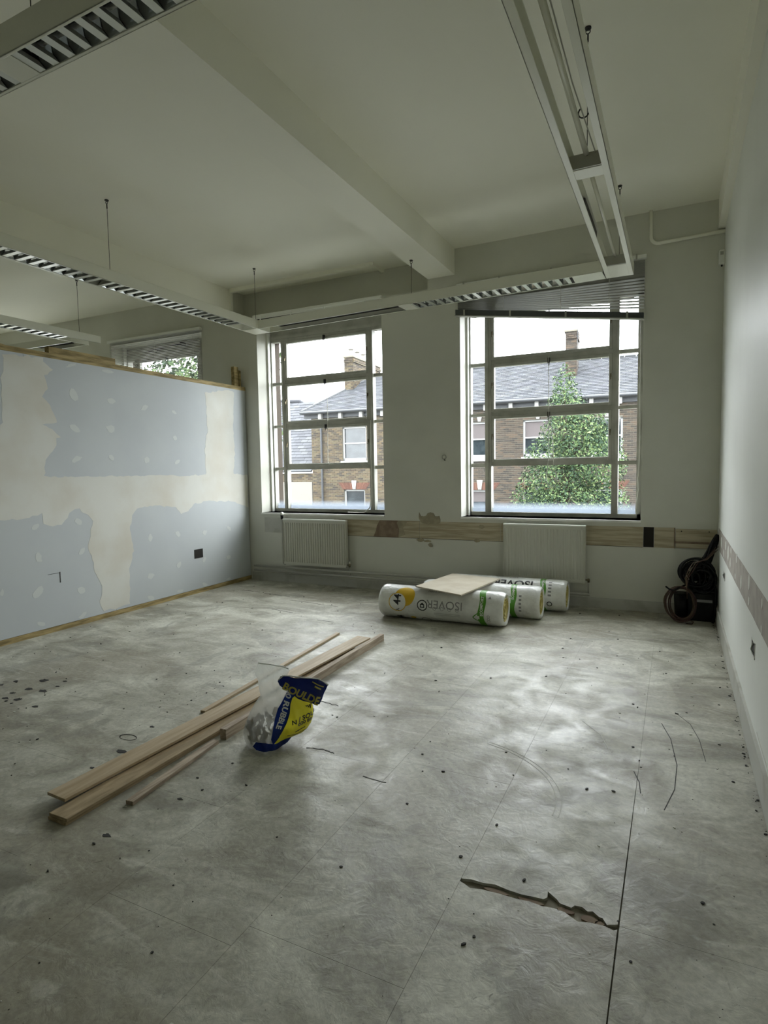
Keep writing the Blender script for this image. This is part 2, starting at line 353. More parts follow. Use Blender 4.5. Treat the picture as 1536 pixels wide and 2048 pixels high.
px_ = [(1040,75),(1050,98),(1068,100),(1085,95),(1092,80),(1110,74),(1130,80),(1138,97),(1152,98),(1165,95),(1171,118),(1170,140),(1152,146),(1140,152),(1118,146),(1100,152),(1078,148),(1060,145),(1048,134),(1038,112)]
obj('bare_patch', MB().prism([(-2.744 + (x-1040)*0.00205, 0.973 - (y-75)*0.00187) for x, y in px_], fy, 0, 0.0058), M['beigeplaster'], wall_far)
# stripped band on the right wall with dabs of filler
fx = lambda a, b, t: (RX - t, a, b)
top = [(6.40, 0.885)]; bot = [(6.40, 0.70)]
for k in range(60):
    y = 6.3 - k * 0.16; top.append((y, 0.883 + 0.006*noise.noise((y*4, 0, 0)))); bot.append((y, 0.692 + 0.006*noise.noise((y*4, 9, 0))))
for i in range(6):
    a, b = i * 10, min(i * 10 + 10, 60)
    obj('bare_board_band', MB().prism(top[a:b+1] + bot[a:b+1][::-1], fx, 0, 0.002), M['pinkboard'], wall_right)
RD = [(5.0,.858,.05,.03),(4.56,.862,.04,.035),(5.04,.759,.05,.042),(4.61,.733,.05,.023),(4.22,.761,.045,.051),(3.8,.837,.04,.05),(3.78,.737,.035,.031),(3.24,.839,.025,.032),(3.24,.716,.028,.026),(5.5,.83,.06,.05),(5.7,.74,.06,.04),(5.25,.80,.07,.07),(6.0,.80,.09,.06),(2.9,.80,.03,.05)]
for i, (y, z, w, h) in enumerate(RD):
    obj('filler_dab', MB().prism(blob(y, z, w, h, 10, 0.3, i*2.3), fx, 0, 0.0032), M['filler'], wall_right)
obj('paint_edge', MB().beam((RX-0.001, 3.3, 0.19), (RX-0.001, 1.4, 0.175), 0.003, 0.008), M['filler'], wall_right)

# ------------------------------------------------------------------ windows
ZR = [(0.975, 1.50), (1.541, 2.09), (2.123, 2.67), (2.708, 3.235)]
def window(n, x0, x1):
    w = sroot('window_%d' % n, ((x0 + x1) / 2, 6.86, SZ)); F = M['frame']
    ya, yb = 6.80, 6.875
    jl, jr = x0 - 0.03, x1 + 0.03
    gl, gr = x0 + 0.037, x1 - 0.062 if n != 2 else x1 - 0.061
    ml0, ml1 = gl + 0.165, gl + 0.235; mr1, mr0 = gr - 0.175, gr - 0.245
    if n == 2: ml0, ml1, mr0, mr1 = -2.008, -1.935, -0.62, -0.555
    if n == 1: ml0, ml1, mr0, mr1 = -4.873, -4.815, -3.53, -3.468
    fr = MB(); fr.box(jl, gl, ya, yb, SZ, 3.36); fr.box(gr, jr, ya, yb, SZ, 3.36); fr.box(jl, jr, ya, yb, 3.25, 3.30); fr.box(jl, jr, ya, yb, SZ, 0.972)
    obj('frame', fr, F, w)
    obj('head_board', MB().box(jl, jr, 6.815, yb, 3.30, HZ), F, w)
    obj('head_trim', MB().box(jl, jr, 6.79, yb, 3.285, 3.325), F, w)
    obj('jamb_trim', MB().box(x0, x0 + 0.022, 6.74, 6.80, SZ, HZ), M['white'], w)
    obj('sill', MB().box(x0 - 0.001, x1 + 0.001, D - 0.02, 6.80, SZ - 0.022, SZ), M['white'], w)
    for a, b in ((ml0, ml1), (mr0, mr1)):
        obj('mullion', MB().box(a, b, ya - 0.012, 6.872, 0.972, 3.25), F, w)
        obj('mullion_bead', MB().box((a+b)/2 - 0.006, (a+b)/2 + 0.006, ya - 0.02, ya - 0.012, 0.972, 3.25), F, w)
    for i, (z0, z1) in enumerate(ZR):
        for a, b in ((gl, ml0), (mr1, gr)):
            obj('pane', MB().box(a, b, 6.855, 6.859, z0 - 0.01, z1 + 0.01), M['glass'], w)
            if i: obj('glazing_bar', MB().box(a, b, ya + 0.02, yb, ZR[i-1][1], z0), F, w)
    obj('pane', MB().box(ml1, mr0, 6.855, 6.859, 0.97, 1.51), M['glass'], w)
    for z in (1.53, 2.11, 2.70): obj('transom', MB().box(ml1, mr0, ya, yb, z - 0.022, z + 0.022), F, w)
    for z0, z1 in ((1.552, 2.088), (2.132, 2.678), (2.722, 3.25)):
        s = MB(); q = 0.036; a, b = ml1, mr0
        s.box(a, a + q, 6.79, 6.845, z0, z1); s.box(b - q, b, 6.79, 6.845, z0, z1); s.box(a + q, b - q, 6.79, 6.845, z0, z0 + q); s.box(a + q, b - q, 6.79, 6.845, z1 - q, z1)
        so = bevel(obj('sash', s, F, w), 0.004, 1)
        obj('pane', MB().box(a + q, b - q, 6.83, 6.834, z0 + q, z1 - q), M['glass'], so)
        cx = (a + b) / 2
        l = MB(); l.box(cx - 0.012, cx + 0.012, 6.765, 6.79, z1 - 0.05, z1 + 0.01); l.tube([(cx, 6.775, z1 - 0.02), (cx + 0.008, 6.755, z1 - 0.045), (cx + 0.004, 6.75, z1 - 0.075)], 0.006, 6)
        obj('latch', l, M['dark'], so)
        for sx in (a + 0.016, b - 0.016):
            st = MB(); zz = (z0 + z1) / 2 + 0.05; st.box(sx - 0.007, sx + 0.007, 6.775, 6.79, zz - 0.03, zz + 0.01); st.box(sx - 0.004, sx + 0.004, 6.765, 6.775, zz - 0.055, zz - 0.02)
            obj('stay', st, M['chrome'], so)
    # pale translucent film on the lowest panes, fading out upwards
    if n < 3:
        for a, b in ((gl, ml0), (ml1, mr0), (mr1, gr)): obj('pale_film', MB().box(a, b, 6.850, 6.8515, 0.972, 1.16), M['film'], w)
    return w
def film():  # pale film, densest at the foot of the glass
    m = bpy.data.materials.new('pale film'); m.use_nodes = True; N = m.node_tree.nodes; L = m.node_tree.links
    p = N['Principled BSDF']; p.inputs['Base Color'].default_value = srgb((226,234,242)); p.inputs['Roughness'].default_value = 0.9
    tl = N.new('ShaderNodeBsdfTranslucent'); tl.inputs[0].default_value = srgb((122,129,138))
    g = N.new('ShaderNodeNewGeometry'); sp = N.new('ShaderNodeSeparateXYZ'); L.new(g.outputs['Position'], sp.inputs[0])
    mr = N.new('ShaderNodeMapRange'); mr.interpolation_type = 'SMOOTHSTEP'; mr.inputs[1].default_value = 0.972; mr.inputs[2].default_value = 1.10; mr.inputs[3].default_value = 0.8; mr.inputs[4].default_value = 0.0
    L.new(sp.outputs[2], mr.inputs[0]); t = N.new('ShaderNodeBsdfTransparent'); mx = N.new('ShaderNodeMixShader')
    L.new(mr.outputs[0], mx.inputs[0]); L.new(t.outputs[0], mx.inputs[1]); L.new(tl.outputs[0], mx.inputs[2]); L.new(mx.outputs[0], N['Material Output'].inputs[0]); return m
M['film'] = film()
window(1, *WINS[0]); window(2, *WINS[1]); window(3, *WINS[2])

# ------------------------------------------------------------------ stud partition
PX = -5.287; PY0, PY1 = -3.2, D
part = sroot('wall_partition', (PX - 0.06, 3.0, 0))
fp = lambda a, b, t: (PX + t, a, b)
obj('sole_plate', MB().box(PX - 0.11, PX, PY0, PY1, 0.0, 0.05), M['pine'], part)
obj('top_plate', MB().box(PX - 0.11, PX - 0.004, PY0, PY1, 2.585, 2.635), M['pine'], part)
obj('rear_lining', MB().box(PX - 0.125, PX - 0.112, PY0, PY1, 0.05, 2.585), M['board'], part)
g = 0.0015
for y0, y1, z0, z1 in [(PY0,1.1,.05,1.25),(1.1,3.45,1.25+.0,2.587),(3.45,5.95,1.25,2.587),(5.95,PY1-.012,1.25,2.587),(1.1,1.9,.05,1.25),(1.9,4.30,.05,1.25),(4.30,PY1-.012,.05,1.25),(PY0,1.1,1.25,2.587)]:
    z0 = max(z0, 0.052)
    obj('plasterboard', MB().box(PX - 0.012, PX, y0 + g, y1 - g, z0 + g, z1 - g), M['board'], part)
COMP = [(3.263,2.551),(3.639,2.582),(3.636,2.548),(3.728,2.48),(3.637,2.419),(3.667,2.293),(3.608,2.222),(3.681,2.148),(3.742,1.988),(3.592,1.963),(3.693,1.919),(3.77,1.848),(3.72,1.838),(3.723,1.772),(3.61,1.638),(3.58,1.487),(3.648,1.473),(4.041,1.475),(4.463,1.462),(4.943,1.471),(5.319,1.449),(5.705,1.464),(5.704,1.738),(5.767,2.047),(5.745,2.481),(6.187,2.562),(6.29,2.538),(6.248,2.073),(6.266,1.748),(6.226,1.467),(6.51,1.449),(6.51,0.996),(6.213,1.093),(5.718,1.133),(5.473,1.103),(5.381,1.024),(5.265,1.0),(5.187,1.09),(4.873,1.13),(4.627,1.107),(4.552,1.036),(4.52,0.886),(4.558,0.651),(4.484,0.469),(4.474,0.086),(4.359,0.082),(4.142,0.074),(4.105,0.165),(4.136,0.342),(4.072,0.481),(4.041,0.63),(3.998,0.761),(4.036,0.899),(4.074,1.02),(3.999,1.097),(3.934,1.163),(3.886,1.158),(3.817,1.119),(3.796,1.078),(3.728,1.016),(3.637,1.004),(3.544,1.041),(3.541,1.14),(3.34,1.099),(3.0,1.12),(2.2,1.13),(1.2,1.10),(1.2,1.42),(2.2,1.45),(2.95,1.5),(3.206,1.94),(3.228,1.957)]
fine = []
for (a, b), (c, d) in zip(COMP, COMP[1:] + COMP[:1]):
    L_ = math.hypot(c-a, d-b); n = max(1, int(L_ / 0.035))
    for k in range(n):
        t = k / n; s = 0.022 if 0 < t else 0.006
        fine.append((a + (c-a)*t + s*noise.noise((a*9+t*7, b*9, 2)) * 1.2, min(b + (d-b)*t + s*noise.noise((b*9, a*9+t*7, 5)) * 1.2, 2.584)))
obj('joint_compound', MB().prism(fine, fp, 0, 0.0012), M['comp'], part)
DABS = [(3.93,2.27,.06,.07),(4.36,2.25,.065,.04),(4.79,2.22,.06,.04),(3.92,1.94,.065,.045),(4.34,1.96,.06,.05),(3.92,1.64,.06,.038),(4.33,1.66,.042,.035),(4.79,1.64,.045,.05),(3.47,1.02,.044,.034),(3.91,1.03,.045,.045),(4.79,.77,.04,.055),(3.93,.73,.04,.042),(3.48,.73,.04,.055),(4.77,.34,.058,.044),(3.45,.41,.065,.06),(3.9,.34,.053,.045),(6.07,.37,.05,.044),(5.2,.4,.045,.04),(4.76,.09,.065,.03),(5.2,.085,.062,.022),(3.9,.09,.056,.03),(3.47,.11,.05,.028),(4.33,2.55,.08,.022),(3.92,2.55,.07,.022),(5.61,.09,.055,.028),(6.06,.08,.055,.02),(3.13,.47,.021,.036),(5.22,2.2,.04,.03),(5.22,1.9,.04,.035),(5.24,1.62,.05,.03),(5.2,.77,.05,.04),(5.65,.74,.05,.04),(5.62,.4,.04,.04),(6.1,.75,.05,.04)]
for i, (y, z, w, h) in enumerate(DABS):
    c_, s_ = math.cos(-0.5), math.sin(-0.5)
    pl = [(y + (a-y)*1.0, z + (b-z) + (a-y)*0.35*((i*7) % 3 - 1)) for a, b in blob(y, z, w*1.05, h, 9, 0.45, i*1.9)]
    pl = [(a, min(b, 2.582)) for a, b in pl]
    obj('filler_dab', MB().prism(pl, fp, 0, 0.0012), M['dab'], part)
hb = obj('socket_box', MB().box(PX, PX + 0.003, 5.455, 5.60, 0.435, 0.545), M['cavity'], part)
mb = MB()
for a, b, c, d in [(3.56,3.683,.556,.559),(3.679,3.687,.462,.565)]: mb.box(PX, PX + 0.002, a, b, c, d)
obj('cut_outline', mb, M['debris_dark'], part)
obj('timber_noggin', MB().box(PX - 0.09, PX - 0.03, 3.72, 4.46, 2.635, 2.70), M['pine'], part)
obj('timber_post', MB().box(PX - 0.11, PX - 0.055, 6.38, 6.46, 2.635, 2.90), M['pine'], part)
obj('timber_post', MB().box(PX - 0.11, PX - 0.055, 6.475, 6.51, 2.635, 2.86), M['pine'], part)
t = thing('timber_brace', 'pale timber brace leaning behind the partition top at the left', 'timber', (-5.9, 3.2, 2.2))
obj('board', MB().beam((-5.62, 3.9, 2.56), (-6.3, 2.4, 3.1), 0.22, 0.02, (1, 0, 1)), M['pinelight'], t)
obj('batten', MB().beam((-5.66, 3.9, 2.58), (-6.34, 2.4, 3.12), 0.04, 0.05, (1, 0, 1)), M['pine'], t)

# ------------------------------------------------------------------ suspended lights
def light_leg(root, p0, p1, w, z0, h, mods, full=True, lip=0.016):
    """channel leg from p0 to p1 (2D); mods = (from, to, kind) in metres along the leg"""
    p0 = Vector((p0[0], p0[1], 0)); p1 = Vector((p1[0], p1[1], 0)); d = (p1 - p0).normalized(); r = Vector((d.y, -d.x, 0)); L_ = (p1 - p0).length
    P = lambda s, o, z: p0 + d * s + r * o + Vector((0, 0, z))
    def bar(mb, s0, s1, o0, o1, za, zb): return mb.hexa([P(s0,o0,za),P(s0,o1,za),P(s1,o1,za),P(s1,o0,za)], [P(s0,o0,zb),P(s0,o1,zb),P(s1,o1,zb),P(s1,o0,zb)])
    for sg in (-1, 1):
        o1 = sg * w / 2; o0 = sg * (w / 2 - 0.006); i0 = sg * (w / 2 - lip)
        mb = MB(); bar(mb, 0, L_, min(o0, o1), max(o0, o1), z0, z0 + h); bar(mb, 0, L_, min(i0, o1), max(i0, o1), z0, z0 + 0.005)
        bar(mb, 0, L_, min(i0, o1), max(i0, o1), z0 + h - 0.004, z0 + h)
        bevel(obj('side_rail', mb, M['fixture'], root), 0.002, 2)
    wi = w / 2 - lip
    if full: obj('top_cover', bar(MB(), 0, L_, -w/2 + 0.006, w/2 - 0.006, z0 + h - 0.004, z0 + h), M['fixture'], root)
    for s0, s1, kind in mods:
        if kind == 'blank': obj('blank_plate', bar(MB(), s0, s1, -w/2 + 0.01, w/2 - 0.01, z0 + 0.001, z0 + 0.006), M['fixture'], root)
        elif kind == 'cross':
            mb = MB(); bar(mb, s0, s0 + 0.012, -w/2 + 0.008, w/2 - 0.008, z0 + 0.002, z0 + h * 0.8)
            obj('end_plate', mb, M['pipe'], root); obj('blank_plate', bar(MB(), s0 + 0.02, s1, -w/2 + 0.01, w/2 - 0.01, z0 + 0.001, z0 + 0.007), M['fixture'], root)
        elif kind == 'open':
            obj('gear_tray', bar(MB(), s0, s1, -wi, wi, z0 + 0.045, z0 + 0.055), M['cavity'], root)
        elif kind == 'louvre':
            n = max(2, int(round((s1 - s0) / 0.103))); pitch = (s1 - s0) / n
            for sg in (-1, 1):                     # slanting side reflectors
                mb = MB(); prof = [(wi, 0.004), (wi - 0.006, 0.018), (wi - 0.020, 0.038), (wi - 0.042, 0.056)]
                for (a, za), (b, zb) in zip(prof, prof[1:]):
                    mb.add([P(s0, sg*a, z0+za), P(s1, sg*a, z0+za), P(s1, sg*b, z0+zb), P(s0, sg*b, z0+zb)], [(0, 1, 2, 3)])
                o = obj('reflector', mb, M['steel'], root, smooth=True)
            obj('gear_tray', bar(MB(), s0, s1, -wi, wi, z0 + 0.060, z0 + 0.066), M['steel'], root)
            lm = MB().tube([P(s0 + 0.03, 0, z0 + 0.048), P(s1 - 0.03, 0, z0 + 0.048)], 0.010, 10); obj('lamp_tube', lm, M['inkwhite'], root, smooth=True)
            for k in range(n + 1):
                s = s0 + pitch * k; a = 0.019
                if k == 0: s += 0.01
                if k == n: s -= 0.01
                mb = MB(); mb.hexa([P(s-a,-wi,z0+0.004),P(s-a,wi,z0+0.004),P(s+a,wi,z0+0.004),P(s+a,-wi,z0+0.004)], [P(s-0.003,-wi+0.02,z0+0.034),P(s-0.003,wi-0.02,z0+0.034),P(s+0.003,wi-0.02,z0+0.034),P(s+0.003,-wi+0.02,z0+0.034)])
                obj('louvre_blade', mb, M['blade'], root)
    return P
M['blade'] = mat('satin louvre blade', (200,202,194), 0.3, metal=0.55)
LZ, LH, LW = 3.2, 0.10, 0.235
fix = thing('suspended_light_frame', 'white rectangular suspended strip light frame hanging over the bare floor', 'light', (-2.55, 3.8, LZ))
NL, NR, FR, FL = (-4.645, 1.66), (-0.486, 1.62), (-0.486, 5.80), (-4.645, 5.99)
light_leg(fix, (NL[0], NL[1] - 0.118), (FL[0], FL[1] + 0.118), LW, LZ, LH, [(-0 + 0.4, 2.18, 'louvre'), (2.3, 4.05, 'louvre')])
light_leg(fix, (FL[0] + 0.118, FL[1]), (FR[0] - 0.118, FR[1] + 0.0), LW, LZ, LH, [(0.17, 1.88, 'open'), (1.88, 2.02, 'blank'), (2.02, 3.62, 'louvre'), (3.62, 3.92, 'blank')])
light_leg(fix, (NR[0], NR[1] - 0.118), (FR[0], FR[1] + 0.118), LW, LZ, LH, [(0.30, 0.45, 'cross'), (2.19, 2.33, 'cross'), (4.045, 4.415, 'cross')], full=False, lip=0.04)
light_leg(fix, (NL[0] + 0.118, NL[1] + 0.052), (NR[0] - 0.118, NR[1] + 0.048), 0.158, LZ, 0.122, [(0.25, 1.93, 'louvre'), (1.94, 2.07, 'blank'), (2.08, 3.78, 'louvre')])
obj('corner_plate', MB().box(FL[0]-.117, FL[0]+.117, FL[1]-.13, FL[1]+.117, LZ + .001, LZ + .007), M['fixture'], fix)
obj('slot', MB().box(-0.90, -0.875, 5.72, 5.90, LZ - 0.0005, LZ + 0.002), M['cavity'], fix)
mb = MB().tube([(-0.49, 1.95, LZ+.075), (-0.49, 3.69, LZ+.075)], 0.015, 10); obj('conduit', mb, M['fixture'], fix, smooth=True)
mb = MB().tube([(-0.495, 3.80, LZ+.075), (-0.497, 5.56, LZ+.075)], 0.013, 10); obj('conduit', mb, M['fixture'], fix, smooth=True)
obj('wire', MB().tube([(-0.462, 1.95, LZ+.08), (-0.463, 3.0, LZ+.076), (-0.44, 3.70, LZ+.07)], 0.0035, 5), M['pipe'], fix)
obj('gear_box', MB().box(-0.60, -0.575, 4.30, 4.95, LZ+.03, LZ+.085), M['dark'], fix)
obj('hook', MB().tube([(-0.48 + 0.028*math.cos(t), 3.50, LZ + 0.20 + 0.028*math.sin(t)) for t in [R(120 + 25*k) for k in range(11)]], 0.004, 6), M['dark'], fix)
def hanger(root, x, y, zt, zb):
    mb = MB().tube([(x, y, zt), (x, y, zt - 0.008)], 0.018, 10); mb.tube([(x + 0.012*math.cos(t), y, zt - 0.022 + 0.012*math.sin(t)) for t in [2*math.pi*k/12 for k in range(13)]], 0.003, 6, False)
    mb.tube([(x, y, zt - 0.034), (x, y, zt - 0.075)], 0.005, 6)
    h = obj('hanger', mb, M['dark'], root); obj('wire', MB().tube([(x, y, zt - 0.03), (x, y, zb)], 0.0022, 6), M['dark'], h)
for x, y, zt, zb in [(-2.518, 5.86, 3.665, 3.3), (-4.635, 3.88, CZ, 3.3), (-4.64, 5.97, CZ, 3.3), (-0.484, 5.80, CZ, 3.26), (-0.485, 3.684, CZ, 3.26), (-2.42, 1.70, CZ, 3.32)]: hanger(fix, x, y, zt, zb)

fix2 = thing('suspended_light_frame', 'white suspended strip light frame hanging beyond the partition at the left', 'light', (-6.85, 3.5, 3.17))
light_leg(fix2, (-6.83, 1.0), (-6.80, 5.40), 0.24, 3.17, 0.09, [(0.4, 2.1, 'louvre'), (2.3, 3.95, 'louvre')])
light_leg(fix2, (-10.0, 5.20), (-6.94, 5.27), 0.24, 3.17, 0.09, [(0.3, 1.5, 'louvre'), (2.2, 2.85, 'open')])
hanger(fix2, -6.86, 5.23, CZ, 3.26)

# ------------------------------------------------------------------ blinds
def cordobj(name, pts, r, label, cat='cord', m='cord', group=None):
    return tag(obj(name, MB().tube(pts, r, 6), M[m], loc=pts[0], smooth=True), label, cat, group)
b2 = thing('venetian_blind', 'crooked half-raised venetian blind with a dark bottom rail over the right window', 'blind', (-1.25, 6.49, 3.5))
mb = MB().box(-2.235, -0.29, 6.465, 6.525, 3.505, 3.54); bevel(obj('head_rail', mb, M['white'], b2), 0.003, 1)
for x in (-2.15, -1.75, -1.2, -0.75, -0.38): obj('clip', MB().box(x - 0.008, x + 0.008, 6.455, 6.465, 3.50, 3.55), M['pipe'], b2)
N_ = 26
for i in range(N_):
    t = (i + 1) / (N_ + 1); zl = 3.485 - 0.225 * t; zr = 3.485 - (0.145*t/0.6 if t < 0.6 else 0.145 + 0.335*(t-0.6)/0.4)
    tilt = 0.019; dy = 0.006; cl = 0.55 if t < 0.6 else 0.16
    zl_, zr_ = zl, zr; q = []
    for k in range(9):
        s = k / 8; x = -2.225 + s * 1.92; z = zl_ + (zr_ - zl_) * s - 0.006 * math.sin(math.pi * s) * t
        q.append((x, z))
    mb = MB(); vs = []
    for x, z in q: vs += [(x, 6.475 + (dy if cl > .3 else 0), z + 0.0125 * (cl/.55)), (x, 6.50, z), (x, 6.52 - (dy if cl > .3 else 0), z - 0.0125 * (cl/.55))]
    fs = []
    for k in range(8):
        for j in range(2): fs.append((k*3+j, (k+1)*3+j, (k+1)*3+j+1, k*3+j+1))
    mb.add(vs, fs); o = obj('slat', mb, M['slat'], b2); m_ = o.modifiers.new('solid', 'SOLIDIFY'); m_.thickness = 0.0012
br = obj('bottom_rail', MB().hexa([(-2.25,6.468,3.198),(-0.31,6.468,2.925),(-0.31,6.522,2.925),(-2.25,6.522,3.198)], [(-2.25,6.468,3.262),(-0.31,6.468,2.985),(-0.31,6.522,2.985),(-2.25,6.522,3.262)]), M['brail'], b2)
obj('rail_strip', MB().hexa([(-2.255,6.462,3.192),(-0.305,6.462,2.919),(-0.305,6.524,2.919),(-2.255,6.524,3.192)], [(-2.255,6.462,3.202),(-0.305,6.462,2.929),(-0.305,6.524,2.929),(-2.255,6.524,3.202)]), M['slat'], br)
for x in (-2.145, -1.63, -1.05, -0.46):
    z = 3.198 + (x + 2.25) / 1.94 * -0.273; obj('rail_clip', MB().box(x - 0.009, x + 0.009, 6.458, 6.526, z - 0.002, z + 0.066), M['slat'], br)
for x in (-0.63, -1.1, -1.7):
    z = 3.262 + (x + 2.25) / 1.94 * -0.277; obj('ladder_cord', MB().tube([(x, 6.463, 3.50), (x, 6.463, z)], 0.0022, 5), M['cord'], b2)
b1 = thing('venetian_blind', 'fully raised venetian blind packed under its rail above the middle window', 'blind', (-4.1, 6.49, 3.5))
bevel(obj('head_rail', MB().box(-5.06, -3.165, 6.44, 6.525, 3.51, 3.545), M['white'], b1), 0.003, 1)
for k in range(5): obj('slat', MB().box(-5.04 + k*0.004, -3.20 - k*0.05, 6.468, 6.515, 3.498 - k*0.009, 3.503 - k*0.009), M['cavity'] if k else M['slat'], b1)
obj('head_rail_lip', MB().box(-5.05, -3.17, 6.45, 6.455, 3.49, 3.51), M['white'], b1)
for x in (-4.93, -4.45, -3.95, -3.4): obj('clip', MB().box(x - 0.008, x + 0.008, 6.436, 6.442, 3.47, 3.52), M['white'], b1)
b3 = thing('venetian_blind', 'lowered venetian blind with open slats over the small far left window', 'blind', (-6.95, 6.49, 3.5))
obj('head_rail', MB().box(-7.88, -6.01, 6.47, 6.525, 3.485, 3.52), M['white'], b3)
for i in range(44):
    z = 3.47 - i * 0.022; obj('slat', MB().box(-7.85, -6.04, 6.49, 6.515, z - 0.0012, z + 0.0008), M['slat'], b3)
for x in (-7.5, -6.9, -6.15): obj('ladder_cord', MB().tube([(x, 6.485, 3.49), (x, 6.485, 2.5)], 0.0018, 5), M['cord'], b3)
st = MB().tube([(-7.35, 6.79, 3.37), (-6.62, 6.74, 3.40)], 0.008, 6); st.box(-6.64, -6.59, 6.73, 6.80, 3.375, 3.425); st.tube([(-7.1, 6.77, 3.38), (-7.16, 6.76, 3.33)], 0.006, 6)
tag(obj('window_stay', st, M['dark'], loc=(-7, 6.77, 3.39)), 'dark window stay bar fixed above the small far left window', 'stay')
cordobj('pull_cord', [(-4.13, 6.76, 2.70), (-4.128, 6.755, 2.2), (-4.14, 6.757, 1.6), (-4.12, 6.76, 1.56)], 0.0035, 'thin pull cord hanging down the centre of the middle window')
cordobj('pull_cord', [(-1.275,6.75,2.70),(-1.272,6.75,2.2),(-1.27,6.75,1.6),(-1.30,6.74,1.36),(-1.27,6.74,1.28),(-1.21,6.74,1.27),(-1.17,6.74,1.33),(-1.215,6.74,1.5),(-1.225,6.745,1.75),(-1.255,6.75,2.0)], 0.004, 'looped white pull cord hanging down the centre of the right window')
cordobj('blind_cord', [(-0.335,6.50,2.95),(-0.332,6.52,2.2),(-0.335,6.56,1.5),(-0.352,6.6,1.36),(-0.345,6.62,1.25),(-0.36,6.66,1.12),(-0.37,6.7,1.02),(-0.36,6.72,0.94)], 0.005, 'long white cord hanging down the right edge of the right window')
cordobj('white_cable', [(-3.50,6.77,2.12),(-3.505,6.77,1.6),(-3.50,6.77,1.15),(-3.53,6.76,1.0),(-3.60,6.74,0.938),(-3.72,6.7,0.938),(-3.83,6.72,0.94)], 0.006, 'white cable running down the right mullion of the middle window onto its sill', 'cable')

# ------------------------------------------------------------------ pipes, conduits, small wall things
def bend(p, q, r_, s, n=6):                       # quarter bend between two straight runs meeting at q
    p, q, s = Vector(p), Vector(q), Vector(s); a = (p - q).normalized(); b = (s - q).normalized(); c = q + (a + b) * r_
    return [c - b * r_ * math.cos(t) - a * r_ * math.sin(t) for t in [math.pi/2*k/n for k in range(n+1)]]
pts = [(-0.258,6.505,CZ)] + bend((-0.258,6.505,CZ), (-0.254,6.505,3.63), 0.07, (RX,6.505,3.645)) + [(RX,6.505,3.645)]
tag(obj('conduit_pipe', MB().tube(pts, 0.016, 10), M['ceil'], loc=(-0.25,6.505,3.64), smooth=True), 'white painted conduit pipe bending from the ceiling to the right wall', 'pipe')
mb = MB(); mb.box(-5.44, -3.31, 6.45, 6.50, CZ - 0.05, CZ)
tr = thing('ceiling_trunking', 'white cable trunking running across the ceiling above the middle window', 'trunking', (-4.4, 6.48, CZ))
obj('long_run', mb, M['ceil'], tr); obj('short_run', MB().box(-3.31, -3.27, 6.46, 6.77, CZ - 0.035, CZ), M['ceil'], tr); obj('drop_run', MB().box(-5.46, -5.425, 6.46, 6.50, 3.62, CZ - 0.035), M['ceil'], tr)
al = thing('alarm_sensor', 'small white alarm sensor high in the right corner', 'sensor', (0.35, 6.5, 3.33))
bevel(obj('housing', MB().box(0.325, RX, 6.46, D, 3.34, 3.47), M['white'], al), 0.012, 3)
obj('lens', MB().box(0.335, 0.362, 6.452, 6.462, 3.42, 3.45), M['pipe'], al); obj('cable_stub', MB().tube([(0.35,6.50,3.34),(0.352,6.50,3.325)], 0.008, 6), M['dark'], al)
rg = thing('wall_ring', 'small round ring fitting on the pier between the two windows', 'fitting', (-2.417, D, 1.617))
obj('ring', MB().tube([(-2.417 + 0.024*math.cos(t), D - 0.012, 1.622 + 0.024*math.sin(t)) for t in [2*math.pi*k/16 for k in range(17)]], 0.005, 6, False), M['pipe'], rg, smooth=True)
obj('cap', MB().tube([(-2.417, D, 1.622), (-2.417, D - 0.014, 1.622)], 0.017, 14), M['wall'], rg); obj('screw', MB().tube([(-2.412, D, 1.585), (-2.412, D - 0.012, 1.59)], 0.007, 8), M['dark'], rg)
for (y0, y1, z0, z1, lb) in [(3.465, 3.60, 0.50, 0.585, 'square metal socket box cut into the right wall, nearer of two'), (5.53, 5.68, 0.535, 0.60, 'metal socket box in the right wall beside the cable heap')]:
    s = thing('socket_box', lb, 'socket', (RX, (y0+y1)/2, z0))
    mb = MB(); f_ = 0.008; mb.box(RX-.003, RX, y0, y1, z0, z0+f_); mb.box(RX-.003, RX, y0, y1, z1-f_, z1); mb.box(RX-.003, RX, y0, y0+f_, z0, z1); mb.box(RX-.003, RX, y1-f_, y1, z0, z1)
    obj('rim', mb, M['filler'], s); obj('back_box', MB().box(RX-.0015, RX, y0+f_, y1-f_, z0+f_, z1-f_), M['dark'], s)
    obj('wire_tail', MB().tube([(RX-.002, (y0+y1)/2, z1-.012), (RX-.012, (y0+y1)/2-.01, z0+.04), (RX-.002, (y0+y1)/2-.02, z0+.015)], 0.004, 6), M['steel'], s)

